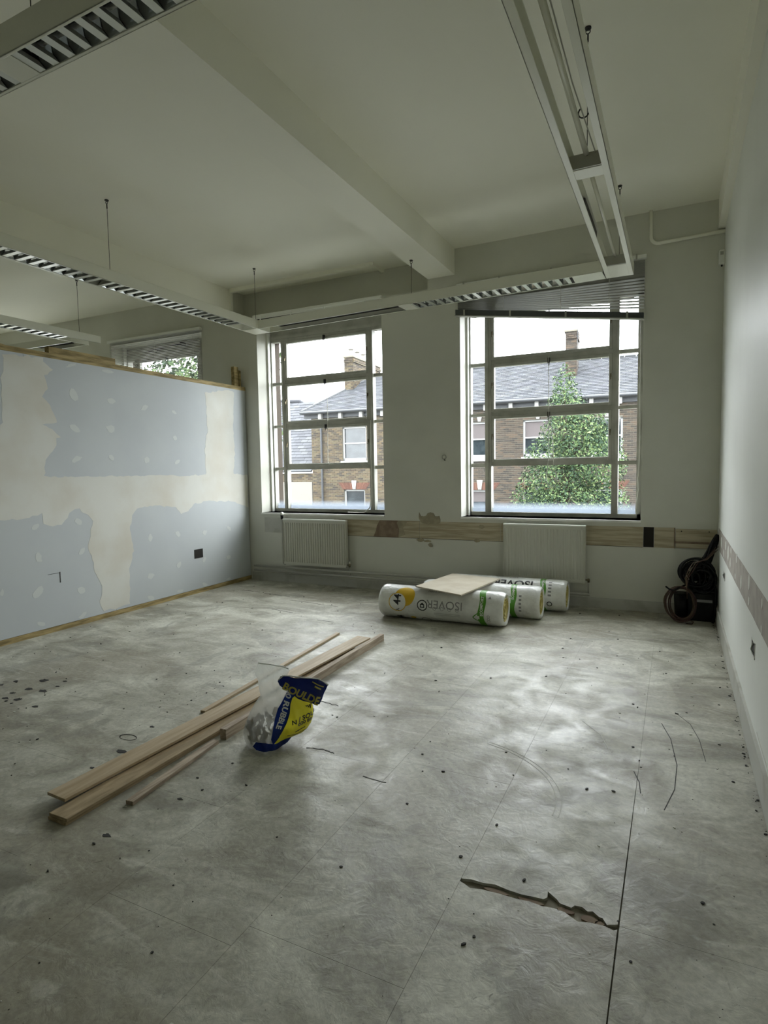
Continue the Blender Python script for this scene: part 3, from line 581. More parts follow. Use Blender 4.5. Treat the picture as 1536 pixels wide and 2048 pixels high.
def radiator(x0, x1, z0, z1, yf, nf, label, ribs=1.0):
    t = thing('radiator', label, 'radiator', ((x0+x1)/2, yf + 0.03, z0)); mb = MB(); n = nf; w = (x1 - x0 - 0.03) / n
    prof = [(x0, yf + 0.010)]
    for k in range(n):
        a = x0 + 0.015 + k * w; prof += [(a + w*0.10, yf + 0.010), (a + w*0.28, yf + 0.010 - 0.011*ribs), (a + w*0.72, yf + 0.010 - 0.011*ribs), (a + w*0.90, yf + 0.010)]
    prof += [(x1, yf + 0.010)]
    za, zb = z0 + 0.035, z1 - 0.045
    vs = [(x, y, za) for x, y in prof] + [(x, y, zb) for x, y in prof]; m_ = len(prof)
    mb.add(vs, [(i, i+1, m_+i+1, m_+i) for i in range(m_-1)])
    mb.box(x0, x1, yf + 0.0105, yf + 0.028, z0, z1)
    mb.box(x0, x1, yf + 0.003, yf + 0.0105, z0, za); mb.box(x0, x1, yf + 0.003, yf + 0.0105, zb, z1 - 0.012)
    obj('panel', mb, M['rad'], t)
    bevel(obj('top_grille', MB().box(x0 - 0.004, x1 + 0.004, yf - 0.004, yf + 0.055, z1 - 0.012, z1 + 0.006), M['white'], t), 0.003, 2)
    obj('side_panel', MB().box(x1 - 0.002, x1 + 0.004, yf, yf + 0.055, z0 + 0.02, z1 - 0.012), M['rad'], t); obj('side_panel', MB().box(x0 - 0.004, x0 + 0.002, yf, yf + 0.055, z0 + 0.02, z1 - 0.012), M['rad'], t)
    xv = x1 + 0.035; zv = z0 + 0.035
    v = obj('valve', MB().tube([(x1, yf + 0.03, zv), (xv + 0.008, yf + 0.03, zv)], 0.009, 8).tube([(xv, yf + 0.03, zv - 0.025), (xv, yf + 0.03, zv + 0.02)], 0.012, 10), M['chrome'], t, smooth=True)
    obj('valve_cap', MB().tube([(xv, yf + 0.03, zv + 0.018), (xv, yf + 0.03, zv + 0.05)], [0.013, 0.010], 10), M['rad'], v)
    obj('feed_pipe', MB().tube([(xv, yf + 0.03, zv - 0.02), (xv, yf + 0.03, 0.13)], 0.008, 8), M['pipe'], t, smooth=True)
    return t
r1 = radiator(-4.665, -3.715, 0.255, 0.855, 6.44, 26, 'white ribbed panel radiator under the middle window')
obj('side_pipe', MB().tube([(-4.70, 6.475, 0.86), (-4.70, 6.475, 0.26), (-4.67, 6.475, 0.245)], 0.008, 8), M['pipe'], r1)
tv = obj('thermostat_valve', MB().tube([(-4.70, 6.47, 0.85), (-4.70, 6.47, 0.905)], [0.016, 0.019], 10), M['black'], r1, smooth=True)
obj('valve_head', MB().tube([(-4.70, 6.47, 0.905), (-4.70, 6.47, 0.945)], [0.022, 0.018], 12), M['white'], tv, smooth=True)
r2 = radiator(-1.70, -0.838, 0.262, 0.868, 6.44, 24, 'white panel radiator behind the insulation rolls under the right window', 0.45)
tag(obj('heating_pipe', MB().tube([(-5.17, 6.455, 0.206), (-1.2, 6.455, 0.204)], 0.014, 10), M['pipe'], loc=(-3, 6.455, 0.2), smooth=True), 'upper of two painted heating pipes running along the far wall', 'pipe')
tag(obj('heating_pipe', MB().tube([(-5.17, 6.455, 0.148), (-0.79, 6.455, 0.144)], 0.014, 10), M['pipe'], loc=(-3, 6.455, 0.14), smooth=True), 'lower of two painted heating pipes running along the far wall', 'pipe')

# ------------------------------------------------------------------ text
def text_polys(s, size, ext=0.0):
    cu = bpy.data.curves.new('lettering', 'FONT'); cu.body = s; cu.size = size; cu.align_x = 'CENTER'; cu.align_y = 'CENTER'; cu.resolution_u = 3; cu.offset = ext
    o = bpy.data.objects.new('lettering', cu); C.objects.link(o); dg = bpy.context.evaluated_depsgraph_get(); dg.update()
    me = bpy.data.meshes.new_from_object(o.evaluated_get(dg)); bpy.data.objects.remove(o); bpy.data.curves.remove(cu); return me
def grid_cut(me_or_poly, step):
    bm = bmesh.new()
    if isinstance(me_or_poly, list):
        bm.faces.new([bm.verts.new((a, b, 0)) for a, b in me_or_poly]); bmesh.ops.triangulate(bm, faces=bm.faces[:])
    else: bm.from_mesh(me_or_poly)
    xs_ = [v.co.x for v in bm.verts]; ys_ = [v.co.y for v in bm.verts]
    if not xs_: return bm
    for ax, lo, hi in ((0, min(xs_), max(xs_)), (1, min(ys_), max(ys_))):
        k = math.ceil(lo / step)
        while k * step < hi:
            co = [0, 0, 0]; co[ax] = k * step; no = [0, 0, 0]; no[ax] = 1
            bmesh.ops.bisect_plane(bm, geom=bm.verts[:] + bm.edges[:] + bm.faces[:], plane_co=co, plane_no=no); k += 1
    return bm
def mapped(name, bm, fn, m, parent, thick=0.0008, smooth=True):
    off = wloc(parent)
    for v in bm.verts: v.co = Vector(fn(v.co.x, v.co.y)) - off
    bmesh.ops.remove_doubles(bm, verts=bm.verts, dist=1e-5); bmesh.ops.triangulate(bm, faces=bm.faces[:])
    me = bpy.data.meshes.new(name); bm.to_mesh(me); bm.free(); me.materials.append(m)
    for p in me.polygons: p.use_smooth = smooth
    o = bpy.data.objects.new(name, me); C.objects.link(o); o.parent = parent
    if thick: md = o.modifiers.new('solid', 'SOLIDIFY'); md.thickness = thick; md.offset = 0
    return o
def ring_poly(r0, r1, n=28):
    bm = bmesh.new(); a = [bm.verts.new((r0*math.cos(2*math.pi*k/n), r0*math.sin(2*math.pi*k/n), 0)) for k in range(n)]; b = [bm.verts.new((r1*math.cos(2*math.pi*k/n), r1*math.sin(2*math.pi*k/n), 0)) for k in range(n)]
    for k in range(n): bm.faces.new((a[k], a[(k+1) % n], b[(k+1) % n], b[k]))
    return bm

# ------------------------------------------------------------------ insulation rolls
def roll(x0, x1, yc, rad, label, seed, ang=0.0, marks=()):
    zc = rad * 0.985; t = thing('insulation_roll', label, 'insulation', ((x0+x1)/2, yc, 0), 'rolls of mineral wool insulation on the floor')
    ca, sa = math.cos(ang), math.sin(ang); L_ = x1 - x0; mx_ = (x0+x1)/2
    def surf(s, th, dr=0.0):
        e = min(s, L_ - s); k = 1.0
        if e < 0.05: k = 1 - 0.11 * (1 - max(e, 0)/0.05)**2
        r_ = rad * k * (1 + 0.022*noise.noise((s*3+seed, math.cos(th)*1.4, math.sin(th)*1.4)) + 0.010*noise.noise((s*13+seed, math.cos(th)*4, math.sin(th)*4)) + (0.020*noise.noise((seed, th*5, 0)) if e < 0.08 else 0)) + dr
        yy = -r_*math.cos(th); zz = max(zc + r_*math.sin(th), 0.004 - dr*0.0)
        a = s - L_/2
        return Vector((mx_ + a*ca - yy*sa, yc + a*sa + yy*ca, zz))
    mb = MB(); ns, nt = 56, 60; S = [0.0, 0.008, 0.02, 0.035, 0.05] + [0.05 + (L_-0.1)*k/(ns-9) for k in range(1, ns-9)] + [L_-0.05, L_-0.035, L_-0.02, L_-0.008, L_]
    vs = [surf(s, 2*math.pi*k/nt) for s in S for k in range(nt)]; fs = [(i*nt+k, i*nt+(k+1) % nt, (i+1)*nt+(k+1) % nt, (i+1)*nt+k) for i in range(len(S)-1) for k in range(nt)]
    mb.add(vs, fs)
    # puckered film folded in over both ends
    for end, s, sg in ((0, 0.0, 1), (len(S)-1, L_, -1)):
        prev = [end*nt+k for k in range(nt)]; base = len(mb.v)
        for j, (fr, dep) in enumerate([(0.93, 0.004), (0.84, 0.018), (0.74, 0.034)] + ([(0.3, 0.03), (0.02, 0.03)] if sg > 0 else [])):
            cen = sum((vs[p] for p in [end*nt+k for k in range(nt)]), Vector())/nt; ring = []
            for k in range(nt):
                p = vs[end*nt+k]; jit = 1 + 0.05*noise.noise((k*0.9+seed, j*2.0, 3)); q = cen + (p - cen)*fr*jit; q = q + Vector((ca, sa, 0))*sg*dep*(0.7+0.5*abs(noise.noise((k*1.1, seed, j)))); ring.append(q)
            n0 = len(mb.v); mb.v += [tuple(q) for q in ring]; cur = [n0+k for k in range(nt)]
            mb.f += [(prev[k], prev[(k+1) % nt], cur[(k+1) % nt], cur[k]) for k in range(nt)]; prev = cur
    obj('plastic_wrap', mb, M['wrap'], t, smooth=True)
    # wool showing at the right-hand end, wound as a spiral
    cen = surf(L_, 0)*0.5 + surf(L_, math.pi)*0.5; ax = Vector((ca, sa, 0)); sd = Vector((-sa, ca, 0)); mb = MB(); n = 110; tot = 4.2*2*math.pi
    prof = []
    for k in range(n+1):
        a = tot*k/n; rr = rad*0.78*(k/n)**0.8 + 0.004; prof.append((a, rr))
    for (a0, r0), (a1, r1) in zip(prof, prof[1:]):
        w0, w1 = 0.016, 0.016
        def P(a, r_, d): return cen - ax*(0.024 - d) + sd*(r_*math.cos(a)) + Vector((0, 0, r_*math.sin(a)))
        mb.add([P(a0, max(r0-w0, .001), 0), P(a0, r0-w0*.5, 0.014+0.006*noise.noise((a0, seed, 0))), P(a0, r0, 0), P(a1, max(r1-w1, .001), 0), P(a1, r1-w1*.5, 0.014+0.006*noise.noise((a1, seed, 0))), P(a1, r1, 0)], [(0,1,4,3),(1,2,5,4)])
    mb.tube([cen - ax*0.035, cen - ax*0.028], rad*0.84, 30)
    obj('glass_wool', mb, M['wool'], t)
    def mk(name, shape, s0, th0, m, rot=0.0, step=0.012, dr=0.0012):
        bm = shape if isinstance(shape, bmesh.types.BMesh) else grid_cut(shape, step); c_, s_ = math.cos(rot), math.sin(rot)
        return mapped(name, bm, lambda x, y: surf(s0 + x*c_ - y*s_, th0 + (x*s_ + y*c_)/rad, dr), m, t, 0.0)
    def band(s0, w, a0=R(-88), a1=R(120), m='green'):
        bm = bmesh.new(); k = 40; g_ = [[bm.verts.new((s0 + w*i/2 + 0.01*math.sin(j*0.35), (a0 + (a1-a0)*j/k)*rad, 0)) for i in range(3)] for j in range(k+1)]
        for j in range(k):
            for i in range(2): bm.faces.new((g_[j][i], g_[j][i+1], g_[j+1][i+1], g_[j+1][i]))
        mapped('green_band', bm, lambda x, y: surf(x, y/rad, 0.0010), M[m], t, 0.0)
    def house(s0, th0):
        mk('house_mark', [(-.045,0),(-.045,-.008),(0,-.045),(0.03,-.045),(.03,-.037),(.003,-.037),(-.035,-.004),(-.035,0)], s0, th0, M['green'])
        mk('house_mark', [(-.045,0),(-.045,.008),(0,.045),(0.03,.045),(.03,.037),(.003,.037),(-.035,.004),(-.035,0)], s0, th0, M['green'])
        mk('house_mark', [(-.005,-.018),(.02,-.018),(.02,.018),(-.005,.018)], s0, th0, M['inkwhite'], dr=0.002)
    return t, mk, band, house
t, mk, band, house = roll(-2.665, -1.405, 5.41, 0.163, 'front insulation roll in white film with a big yellow circled 44', 1.0, 0.03)
mk('yellow_crescent', [(0.105*math.cos(a), 0.105*math.sin(a)) for a in [2*math.pi*k/24 for k in range(24)]], 0.285, R(33), M['yellow'], dr=0.0012)
mk('white_disc', [(0.090*math.cos(a), 0.090*math.sin(a)) for a in [2*math.pi*k/24 for k in range(24)]], 0.215, R(9), M['wrap'], dr=0.0022)
mk('yellow_ring', ring_poly(0.086, 0.094), 0.215, R(9), M['yellow'], dr=0.0032)
mk('lettering', text_polys('44', 0.105, 0.002), 0.215, R(18), M['ink'], rot=R(90), step=0.01, dr=0.004)
mk('lettering', text_polys('\u03bb', 0.05, 0.001), 0.217, R(-17), M['ink'], rot=R(90), dr=0.004)
mk('lettering', text_polys('44', 0.105, 0.002), 0.23, R(-62), M['ink'], rot=R(90), dr=0.003)
mk('yellow_crescent', [(0.03*math.cos(a), 0.02*math.sin(a)) for a in [2*math.pi*k/12 for k in range(12)]], 0.36, R(-52), M['yellow'])
mk('icon_ring', ring_poly(0.044, 0.053, 24), 0.475, R(4), M['ink'], dr=0.0025)
mk('icon_house', [(-.022,-.022),(.022,-.022),(.022,.008),(0,.028),(-.022,.008)], 0.475, R(4), M['ink'], dr=0.0025)
mk('icon_house', [(-.013,-.012),(.013,-.012),(.013,.004),(-.013,.004)], 0.475, R(4), M['wrap'], dr=0.0034)
mk('lettering', text_polys('ISOVER', 0.112, 0.0), 0.70, R(12), M['greyink'], rot=R(180), step=0.012, dr=0.002)
mk('lettering', text_polys('INNOVATION 4 YOU', 0.030, 0.0), 0.66, R(58), M['ink'], rot=R(180), dr=0.002)
for k in range(4): mk('icon_ring', ring_poly(0.014, 0.018, 14), 0.60 + k*0.075, R(-3), M['greyink'], dr=0.0032)
for k, th in enumerate((-20, -26)): mk('small_print', [(-.13,-.0015),(.13,-.0015),(.13,.0015),(-.13,.0015)], 0.72, R(th), M['greyink'])
mk('icon_ring', ring_poly(0.044, 0.050, 24), 0.49, R(-62), M['ink'], dr=0.0025)
band(1.03, 0.060); house(1.02, R(-22)); mk('lettering', text_polys('ECOMFORT', 0.036, 0.001), 1.062, R(18), M['inkwhite'], rot=R(90), dr=0.0026)
for k in range(3): mk('small_icon', ring_poly(0.010, 0.014, 10), 1.125, R(-34 + 9*k), M['greyink'], dr=0.002)
mk('small_icon', [(-.016,-.012),(.016,-.012),(0,.02)], 1.13, R(48), M['greyink'])
t, mk, band, house = roll(-2.37, -1.155, 5.81, 0.163, 'middle insulation roll in white film, mostly under the board', 5.0, 0.03)
band(0.93, 0.055); house(0.92, R(10)); mk('lettering', text_polys('ECOMFORT', 0.034, 0.001), 0.96, R(48), M['inkwhite'], rot=R(90), dr=0.0026)
for k in range(5): mk('small_icon', [(-.012,-.010),(.012,-.010),(.012,.010),(-.012,.010)], 1.03, R(-22 + 13*k), M['greyink'])
t, mk, band, house = roll(-2.215, -0.975, 6.215, 0.163, 'back insulation roll in white film, touching the radiator', 9.0, 0.02)
band(0.98, 0.055); mk('lettering', text_polys('ISOVER', 0.13, 0.003), 0.70, R(48), M['ink'], rot=R(180), step=0.012, dr=0.002)
mk('lettering', text_polys('SAINT-GOBAIN', 0.034, 0.0), 0.62, R(84), M['ink'], rot=R(180), dr=0.002)
mk('lettering', text_polys('ECOMFORT', 0.034, 0.001), 1.008, R(48), M['inkwhite'], rot=R(90), dr=0.0026)
for k in range(5): mk('small_icon', [(-.016,-.009),(.016,-.009),(.016,.009),(-.016,.009)], 1.08, R(10 + 13*k), M['greyink'])
mk('icon_ring', ring_poly(0.020, 0.028, 16), 1.08, R(-22), M['ink'])
# board offcut lying over the two front rolls
fd = lambda a, b, t_: (a, b, 0.334 + t_)
bo = obj('board_offcut', MB().prism([(-2.277,5.30),(-1.731,5.071),(-1.616,5.979),(-2.171,6.082)], fd, 0.0, 0.012), M['gyp'], loc=(-1.95, 5.6, 0.334))
tag(bo, 'square cream board offcut lying across the insulation rolls', 'board')

# ------------------------------------------------------------------ loose timber on the floor
def plank(name, p0, p1, w, th, z0, z1, m, label, layers=1, group='loose timber lengths on the floor'):
    p0 = Vector((p0[0], p0[1], z0)); p1 = Vector((p1[0], p1[1], z1)); t = None; mid = (p0 + p1)/2
    mb = MB().beam(p0 + Vector((0,0,th/2)), p1 + Vector((0,0,th/2)), w, th)
    ob = obj(name, mb, m, loc=mid); bevel(ob, 0.0015, 1)
    tag(ob, label, 'timber', group); return ob
plank('timber_plank', (-2.370,1.571), (-2.375,4.20), 0.116, 0.015, 0.0, 0.0, M['timber2'], 'lowest wide plank, under the others at the near left end')
plank('timber_plank', (-2.367,1.575), (-2.372,4.19), 0.116, 0.015, 0.0155, 0.0155, M['timber2'], 'darker wide plank with the nearest end, on top of another')
plank('timber_plank', (-2.495,1.657), (-2.377,4.40), 0.130, 0.015, 0.034, 0.052, M['timber'], 'pale wide plank running the whole pile, topmost')
plank('timber_batten', (-2.195,1.80), (-2.262,2.44), 0.042, 0.020, 0.0, 0.0, M['batten'], 'narrow pale batten with its near end alone on the floor')
plank('timber_batten', (-2.255,2.49), (-2.285,4.56), 0.042, 0.060, 0.0, 0.0, M['batten'], 'deep batten along the right side of the timber, behind the bag')
plank('timber_batten', (-2.62,2.72), (-2.745,4.585), 0.036, 0.016, 0.0, 0.0, M['timber'], 'thin batten lying along the left side of the timber')

# ------------------------------------------------------------------ rubble bag
BP = Vector((-1.945, 2.60, 0)); bdir = Vector((0.80, 0.60, 0)); bn = Vector((0.60, -0.80, 0))    # bag width axis and its front
def BQ(px, py):                                  # outline sketch units -> metres on the bag (width, height)
    return ((px - 500) / 1632.0 * 1.04, (1120 - py) / 1632.0 * 1.02)
OUT = [BQ(*p) for p in [(335,395),(430,420),(550,445),(600,490),(560,560),(600,610),(690,650),(760,700),(785,760),(798,830),(795,900),(775,960),(740,1010),(690,1050),(600,1075),(520,1095),(400,1110),(300,1117),(215,1119),(195,1060),(190,1000),(210,930),(240,860),(270,800),(300,750),(345,690),(335,640),(328,560),(305,500),(320,440)]]
def inside_dist(x, y):
    best = 9; ins = False; n = len(OUT)
    for i in range(n):
        a, b = OUT[i], OUT[(i+1) % n]
        if (a[1] > y) != (b[1] > y) and x < (b[0]-a[0])*(y-a[1])/(b[1]-a[1]) + a[0]: ins = not ins
        L2 = (b[0]-a[0])**2 + (b[1]-a[1])**2; t_ = max(0, min(1, ((x-a[0])*(b[0]-a[0]) + (y-a[1])*(b[1]-a[1]))/L2)) if L2 else 0
        if a[1] < 0.035 and b[1] < 0.035: continue
        best = min(best, math.hypot(x - a[0] - t_*(b[0]-a[0]), y - a[1] - t_*(b[1]-a[1])))
    return best if ins else 0.0
def bthick(x, y):
    d_ = inside_dist(x, y); full = 0.125 if y < 0.17 else max(0.03, 0.125 - (y - 0.17)*0.55)
    f_ = noise.noise((x*16, y*7, 1.5))*0.018 + noise.noise((x*34 + y*20, y*9, 4))*0.007
    return full * min(1, d_/0.10)**0.55 + f_ * min(1, d_/0.03)
def bpos(x, y, k, extra=0.0):
    lean = -0.04*y
    return BP + bdir*x + Vector((0,0,max(y, 0.002))) + bn*(k*bthick(x, y) + lean + extra)
bag = thing('rubble_bag', 'crumpled blue, yellow and clear plastic rubble sack on the floor', 'bag', BP)
bm = grid_cut(OUT, 0.014); bm2 = bm.copy()
mapped('clear_film', bm, lambda x, y: bpos(x, y, 1), M['clear'], bag, 0.0); mapped('clear_film', bm2, lambda x, y: bpos(x, y, -0.8), M['clear'], bag, 0.0)
def panel(name, pts, m, ex, step=0.014):
    return mapped(name, grid_cut([BQ(*p) for p in pts], step), lambda x, y: bpos(x, y, 1, ex), m, bag, 0.0)
panel('yellow_panel', [(650,672),(700,690),(762,715),(783,770),(792,840),(788,900),(768,960),(738,1008),(680,1035),(600,1040),(520,1048),(450,1052),(480,1005),(505,960),(540,890),(575,800),(590,720),(620,690)], M['bagyellow'], 0.003)
panel('blue_stripe', [(598,600),(655,650),(648,685),(615,705),(596,740),(586,800),(552,890),(518,962),(490,1010),(440,1052),(425,1010),(440,940),(450,890),(462,830),(490,760),(540,700),(575,650)], M['bagblue'], 0.005)
panel('blue_base', [(270,1085),(300,1025),(345,1022),(400,1045),(480,1050),(600,1040),(700,1025),(745,1000),(742,1012),(690,1048),(600,1073),(520,1092),(400,1106),(300,1110)], M['bagblue'], 0.004)
def flap(x, y): # the top of the sack folded over to the right
    r_ = 0.045 + 0.03*math.sin(x*14) + noise.noise((x*18, y*18, 7))*0.02
    return BP + bdir*x + Vector((0,0,y)) + bn*(0.06 + r_)
FL_ = [(495,510),(520,470),(580,465),(640,478),(700,490),(770,502),(830,520),(870,555),(915,595),(900,630),(880,660),(862,700),(835,735),(770,712),(710,690),(650,660),(600,600),(545,575),(510,545)]
mapped('blue_flap', grid_cut([BQ(*p) for p in FL_], 0.014), flap, M['bagblue'], bag, 0.002)
EDG = [BQ(*p) for p in [(500,500),(540,462),(600,462),(700,484),(780,500),(835,516),(880,558),(918,595)]]
obj('film_edge', MB().tube([flap(a, b) for a, b in EDG], 0.0035, 5), M['inkwhite'], bag)
TP = [BQ(*p) for p in [(335,398),(430,415),(490,432),(548,446),(590,470)]]
obj('film_edge', MB().tube([bpos(a, b - 0.004, 1) for a, b in TP], 0.003, 5), M['inkwhite'], bag)
def btext(s, size, px, py, rot, fn, m, ex=0.0, bold=0.001, sx=1.0):
    cx, cyy = BQ(px, py); c_, s_ = math.cos(rot), math.sin(rot); me = text_polys(s, size, bold)
    return mapped('lettering', grid_cut(me, 0.01), lambda x, y: fn(cx + x*sx*c_ - y*s_, cyy + x*sx*s_ + y*c_), m, bag, 0.0)
fl2 = lambda x, y: flap(x, y) + bn*0.0025
btext('BOULDE', 0.056, 685, 630, R(-29), fl2, M['bagtext2'], bold=0.002)
obj('print_mark', MB().tube([fl2(*BQ(780 + 12*k, 530 + 9*k)) for k in range(9)], 0.0035, 4), M['bagtext2'], bag)
obj('print_mark', MB().tube([fl2(*BQ(800 + 10*k, 575 + 8*k)) for k in range(6)], 0.005, 4), M['bagtext2'], bag)
pf = lambda ex: (lambda x, y: bpos(x, y, 1, ex))
btext('80 RUBBLE', 0.040, 540, 780, R(-112), pf(0.0075), M['inkwhite'], bold=0.0015)
btext('N / SOU', 0.036, 702, 868, R(3), pf(0.006), M['bagtext'], bold=0.001)
btext('020 89', 0.028, 715, 910, R(2), pf(0.006), M['bagtext'])
obj('print_mark', MB().tube([bpos(*BQ(725 + 8*k, 780 + 6*k*(k % 2)), 1, 0.006) for k in range(7)], 0.003, 4), M['bagtext'], bag)
obj('print_mark', MB().tube([bpos(*BQ(630 + 14*k, 976 - 2*k), 1, 0.006) for k in range(7)], 0.0018, 4), M['bagtext'], bag)
obj('print_line', MB().tube([bpos(*BQ(560 + 18*k, 1012 - 0.6*k), 1, 0.005) for k in range(10)], 0.0014, 4), M['bagtext'], bag)
rb = MB()
for k in range(120):
    x = random.uniform(-0.17, 0.15); y = random.uniform(0.02, 0.16); 
    if inside_dist(x, y) < 0.02: continue
    c0 = bpos(x, y, random.uniform(-0.4, 0.55)); s = random.uniform(0.012, 0.028); pts = [c0 + Vector((random.uniform(-1,1), random.uniform(-1,1), random.uniform(-1,1))).normalized()*s*random.uniform(0.7,1.2) for _ in range(9)]
    b_ = bmesh.new(); [b_.verts.new(p) for p in pts]; r_ = bmesh.ops.convex_hull(b_, input=b_.verts[:]); b_.verts.index_update()
    vv = [v.co.copy() for v in b_.verts]; ff = [tuple(v.index for v in f.verts) for f in b_.faces]; rb.add([(v.x, v.y, max(v.z, 0.003)) for v in vv], ff); b_.free()
tag(obj('rubble', rb, M['rubble'], bag), kind='stuff')

# ------------------------------------------------------------------ cable heap in the corner
def coil(c, rx, rz, turns, r, m, tilt, seed, ny=0.05, n=30, squash=0.0):
    pts = []
    for k in range(turns*n+1):
        a = 2*math.pi*k/n; j = noise.noise((k*0.11+seed, seed, 0)); q = noise.noise((seed, k*0.09, 4))
        x = (rx*(1+0.13*j))*math.cos(a); z = (rz*(1+0.11*q))*math.sin(a); y = ny*noise.noise((k*0.07, seed*3, 2)) + ny*(k/(turns*n)-0.5)
        v = Vector((x, y + z*math.tan(tilt), z)); pts.append(Vector(c) + v)
    return pts
bx = thing('equipment_box', 'black plastic equipment box on the floor in the right corner', 'box', (0.25, 6.36, 0))
bevel(obj('body', MB().box(0.125, 0.355, 6.30, 6.48, 0.0, 0.275), M['black'], bx), 0.012, 2); bevel(obj('lid', MB().box(0.118, 0.357, 6.292, 6.488, 0.277, 0.30), M['black'], bx), 0.006, 2)
obj('handle', MB().tube([(0.19,6.30,0.15),(0.19,6.28,0.16),(0.30,6.28,0.16),(0.30,6.30,0.15)], 0.007, 6), M['black'], bx); obj('badge', MB().box(0.20, 0.33, 6.297, 6.3005, 0.185, 0.21), M['greyink'], bx)
hc = thing('cable_coil', 'large coil of black cable hanging above the box in the right corner', 'cable', (0.2, 6.3, 0.42))
for i, (cx, cz, rx, rz, tn) in enumerate([(0.19,0.47,0.145,0.13,5),(0.22,0.45,0.125,0.11,5),(0.25,0.40,0.105,0.12,4),(0.17,0.44,0.10,0.12,4),(0.24,0.36,0.10,0.10,4),(0.21,0.43,0.06,0.09,5),(0.26,0.44,0.045,0.10,5),(0.16,0.50,0.06,0.05,5),(0.23,0.36,0.07,0.06,5),(0.20,0.46,0.085,0.075,6),(0.24,0.42,0.085,0.085,6),(0.19,0.41,0.03,0.06,6),(0.27,0.39,0.05,0.07,6),(0.21,0.48,0.05,0.04,6)]):
    obj('cable', MB().tube(coil((cx, 6.30 + 0.018*(i % 5), cz), rx, rz, tn, 0.009, None, 0.15, i*4.1, 0.08), 0.0095, 6), M['blackcable'], hc, smooth=True)
for i in range(7):
    ca_, sa_ = math.cos(i*0.9), math.sin(i*0.9); rr_ = 0.022 if i else 0.0
    obj('cable', MB().tube([(x + rr_*k_*math.cos(i*0.9 + j_*0.25), y + rr_*k_*math.sin(i*0.9 + j_*0.25), z + rr_*0.6*k_*sa_) for j_, (x, y, z, k_) in enumerate([(0.362,6.36,0.82,0.4),(0.345,6.33,0.775,0.8),(0.322,6.31,0.72,1.0),(0.300,6.30,0.66,1.1),(0.280,6.30,0.60,1.3),(0.250,6.31,0.54,1.8),(0.21,6.32,0.48,2.2)])], 0.012, 8), M['blackcable'], hc, smooth=True)
obj('cable_tail', MB().tube([(0.10,6.25,0.35),(0.05,6.22,0.33),(0.0,6.2,0.30),(-0.04,6.2,0.312),(-0.07,6.2,0.335)], 0.008, 6), M['blackcable'], hc, smooth=True)
obj('cable_tail', MB().tube([(0.345,6.30,0.42),(0.355,6.28,0.30),(0.355,6.26,0.2),(0.35,6.24,0.08),(0.33,6.22,0.012)], 0.010, 6), M['blackcable'], hc, smooth=True)
rc = thing('cable_coil', 'ring of reddish brown cable standing on the floor before the black box', 'cable', (0.06, 6.22, 0))
for i, (rx, rz, dx) in enumerate([(0.125,0.155,0.0),(0.118,0.148,0.012),(0.128,0.150,-0.014),(0.110,0.140,0.02)]):
    pts = coil((0.062+dx, 6.20+0.012*i, 0.175), rx, rz, 3, 0.005, None, 0.28, 20+i*3.3, 0.035)
    pts = [Vector((p.x, p.y, max(p.z, 0.008))) for p in pts]; obj('cable', MB().tube(pts, 0.0052, 6), M['copper'] if i != 2 else M['tan'], rc, smooth=True)
obj('loose_tail', MB().tube([(0.10,6.12,0.03),(0.14,6.10,0.05),(0.17,6.11,0.035),(0.16,6.13,0.008),(0.11,6.14,0.008)], 0.005, 6), M['copper'], rc, smooth=True)
tcb = thing('cable_bundle', 'tan and brown cables trailing down from the strip to the corner coils', 'cable', (0.3, 6.3, 0.6))
for i in range(3):
    obj('cable', MB().tube([(0.37, 6.40, 0.74-0.03*i), (0.33, 6.22, 0.70-0.015*i), (0.27, 6.17, 0.63-0.01*i), (0.20-0.02*i, 6.15, 0.585), (0.165-0.02*i, 6.15, 0.52), (0.12-0.012*i, 6.13, 0.44), (0.11, 6.13, 0.34), (0.115, 6.15, 0.24)], 0.004, 6), M['tan'] if i else M['copper'], tcb, smooth=True)
bv = thing('black_bucket', 'black round container standing inside the reddish cable ring', 'container', (0.1, 6.40, 0))
obj('body', MB().tube([(0.075,6.40,0.0),(0.075,6.40,0.24)], [0.062, 0.075], 20), M['black'], bv, smooth=True); obj('rim', MB().tube([(0.075+0.076*math.cos(a),6.40+0.076*math.sin(a),0.24) for a in [2*math.pi*k/20 for k in range(21)]], 0.005, 6, False), M['black'], bv)

# ------------------------------------------------------------------ debris
def crumbs(n, m, name, label, region, smin, smax, seed):
    rnd = random.Random(seed); mb = MB()
    for _ in range(n):
        u_ = rnd.random(); x = rnd.uniform(*region[0]); y = rnd.uniform(*region[1]); s = smin + (smax-smin)*u_**3
        if (-2.80 < x < -2.12 and 1.5 < y < 4.65) or (-2.8 < x < -0.9 and 5.15 < y < 6.45) or (-2.2 < x < -1.7 and 2.3 < y < 2.9 and seed != 9): continue
        a = rnd.random()*6.3; e = rnd.uniform(0.3, 1)
        pl = [(x + s*math.cos(a)*math.cos(t)*(1) - s*e*math.sin(a)*math.sin(t), y + s*math.sin(a)*math.cos(t) + s*e*math.cos(a)*math.sin(t)) for t in (0, 1.2, 2.3, 3.4, 4.6, 5.5)]
        mb.prism(pl, fz, 0.0, s*0.45)
    return tag(obj(name, mb, m), label, 'debris', kind='stuff')
crumbs(700, M['debris_dark'], 'dark_crumbs', 'scattered dark chips of adhesive on the grey floor', ((-5.2, 0.34), (0.7, 6.3)), 0.0015, 0.010, 3)
crumbs(240, M['debris_light'], 'plaster_crumbs', 'scattered white plaster crumbs on the grey floor', ((-5.2, 0.34), (0.7, 6.3)), 0.0015, 0.008, 5)
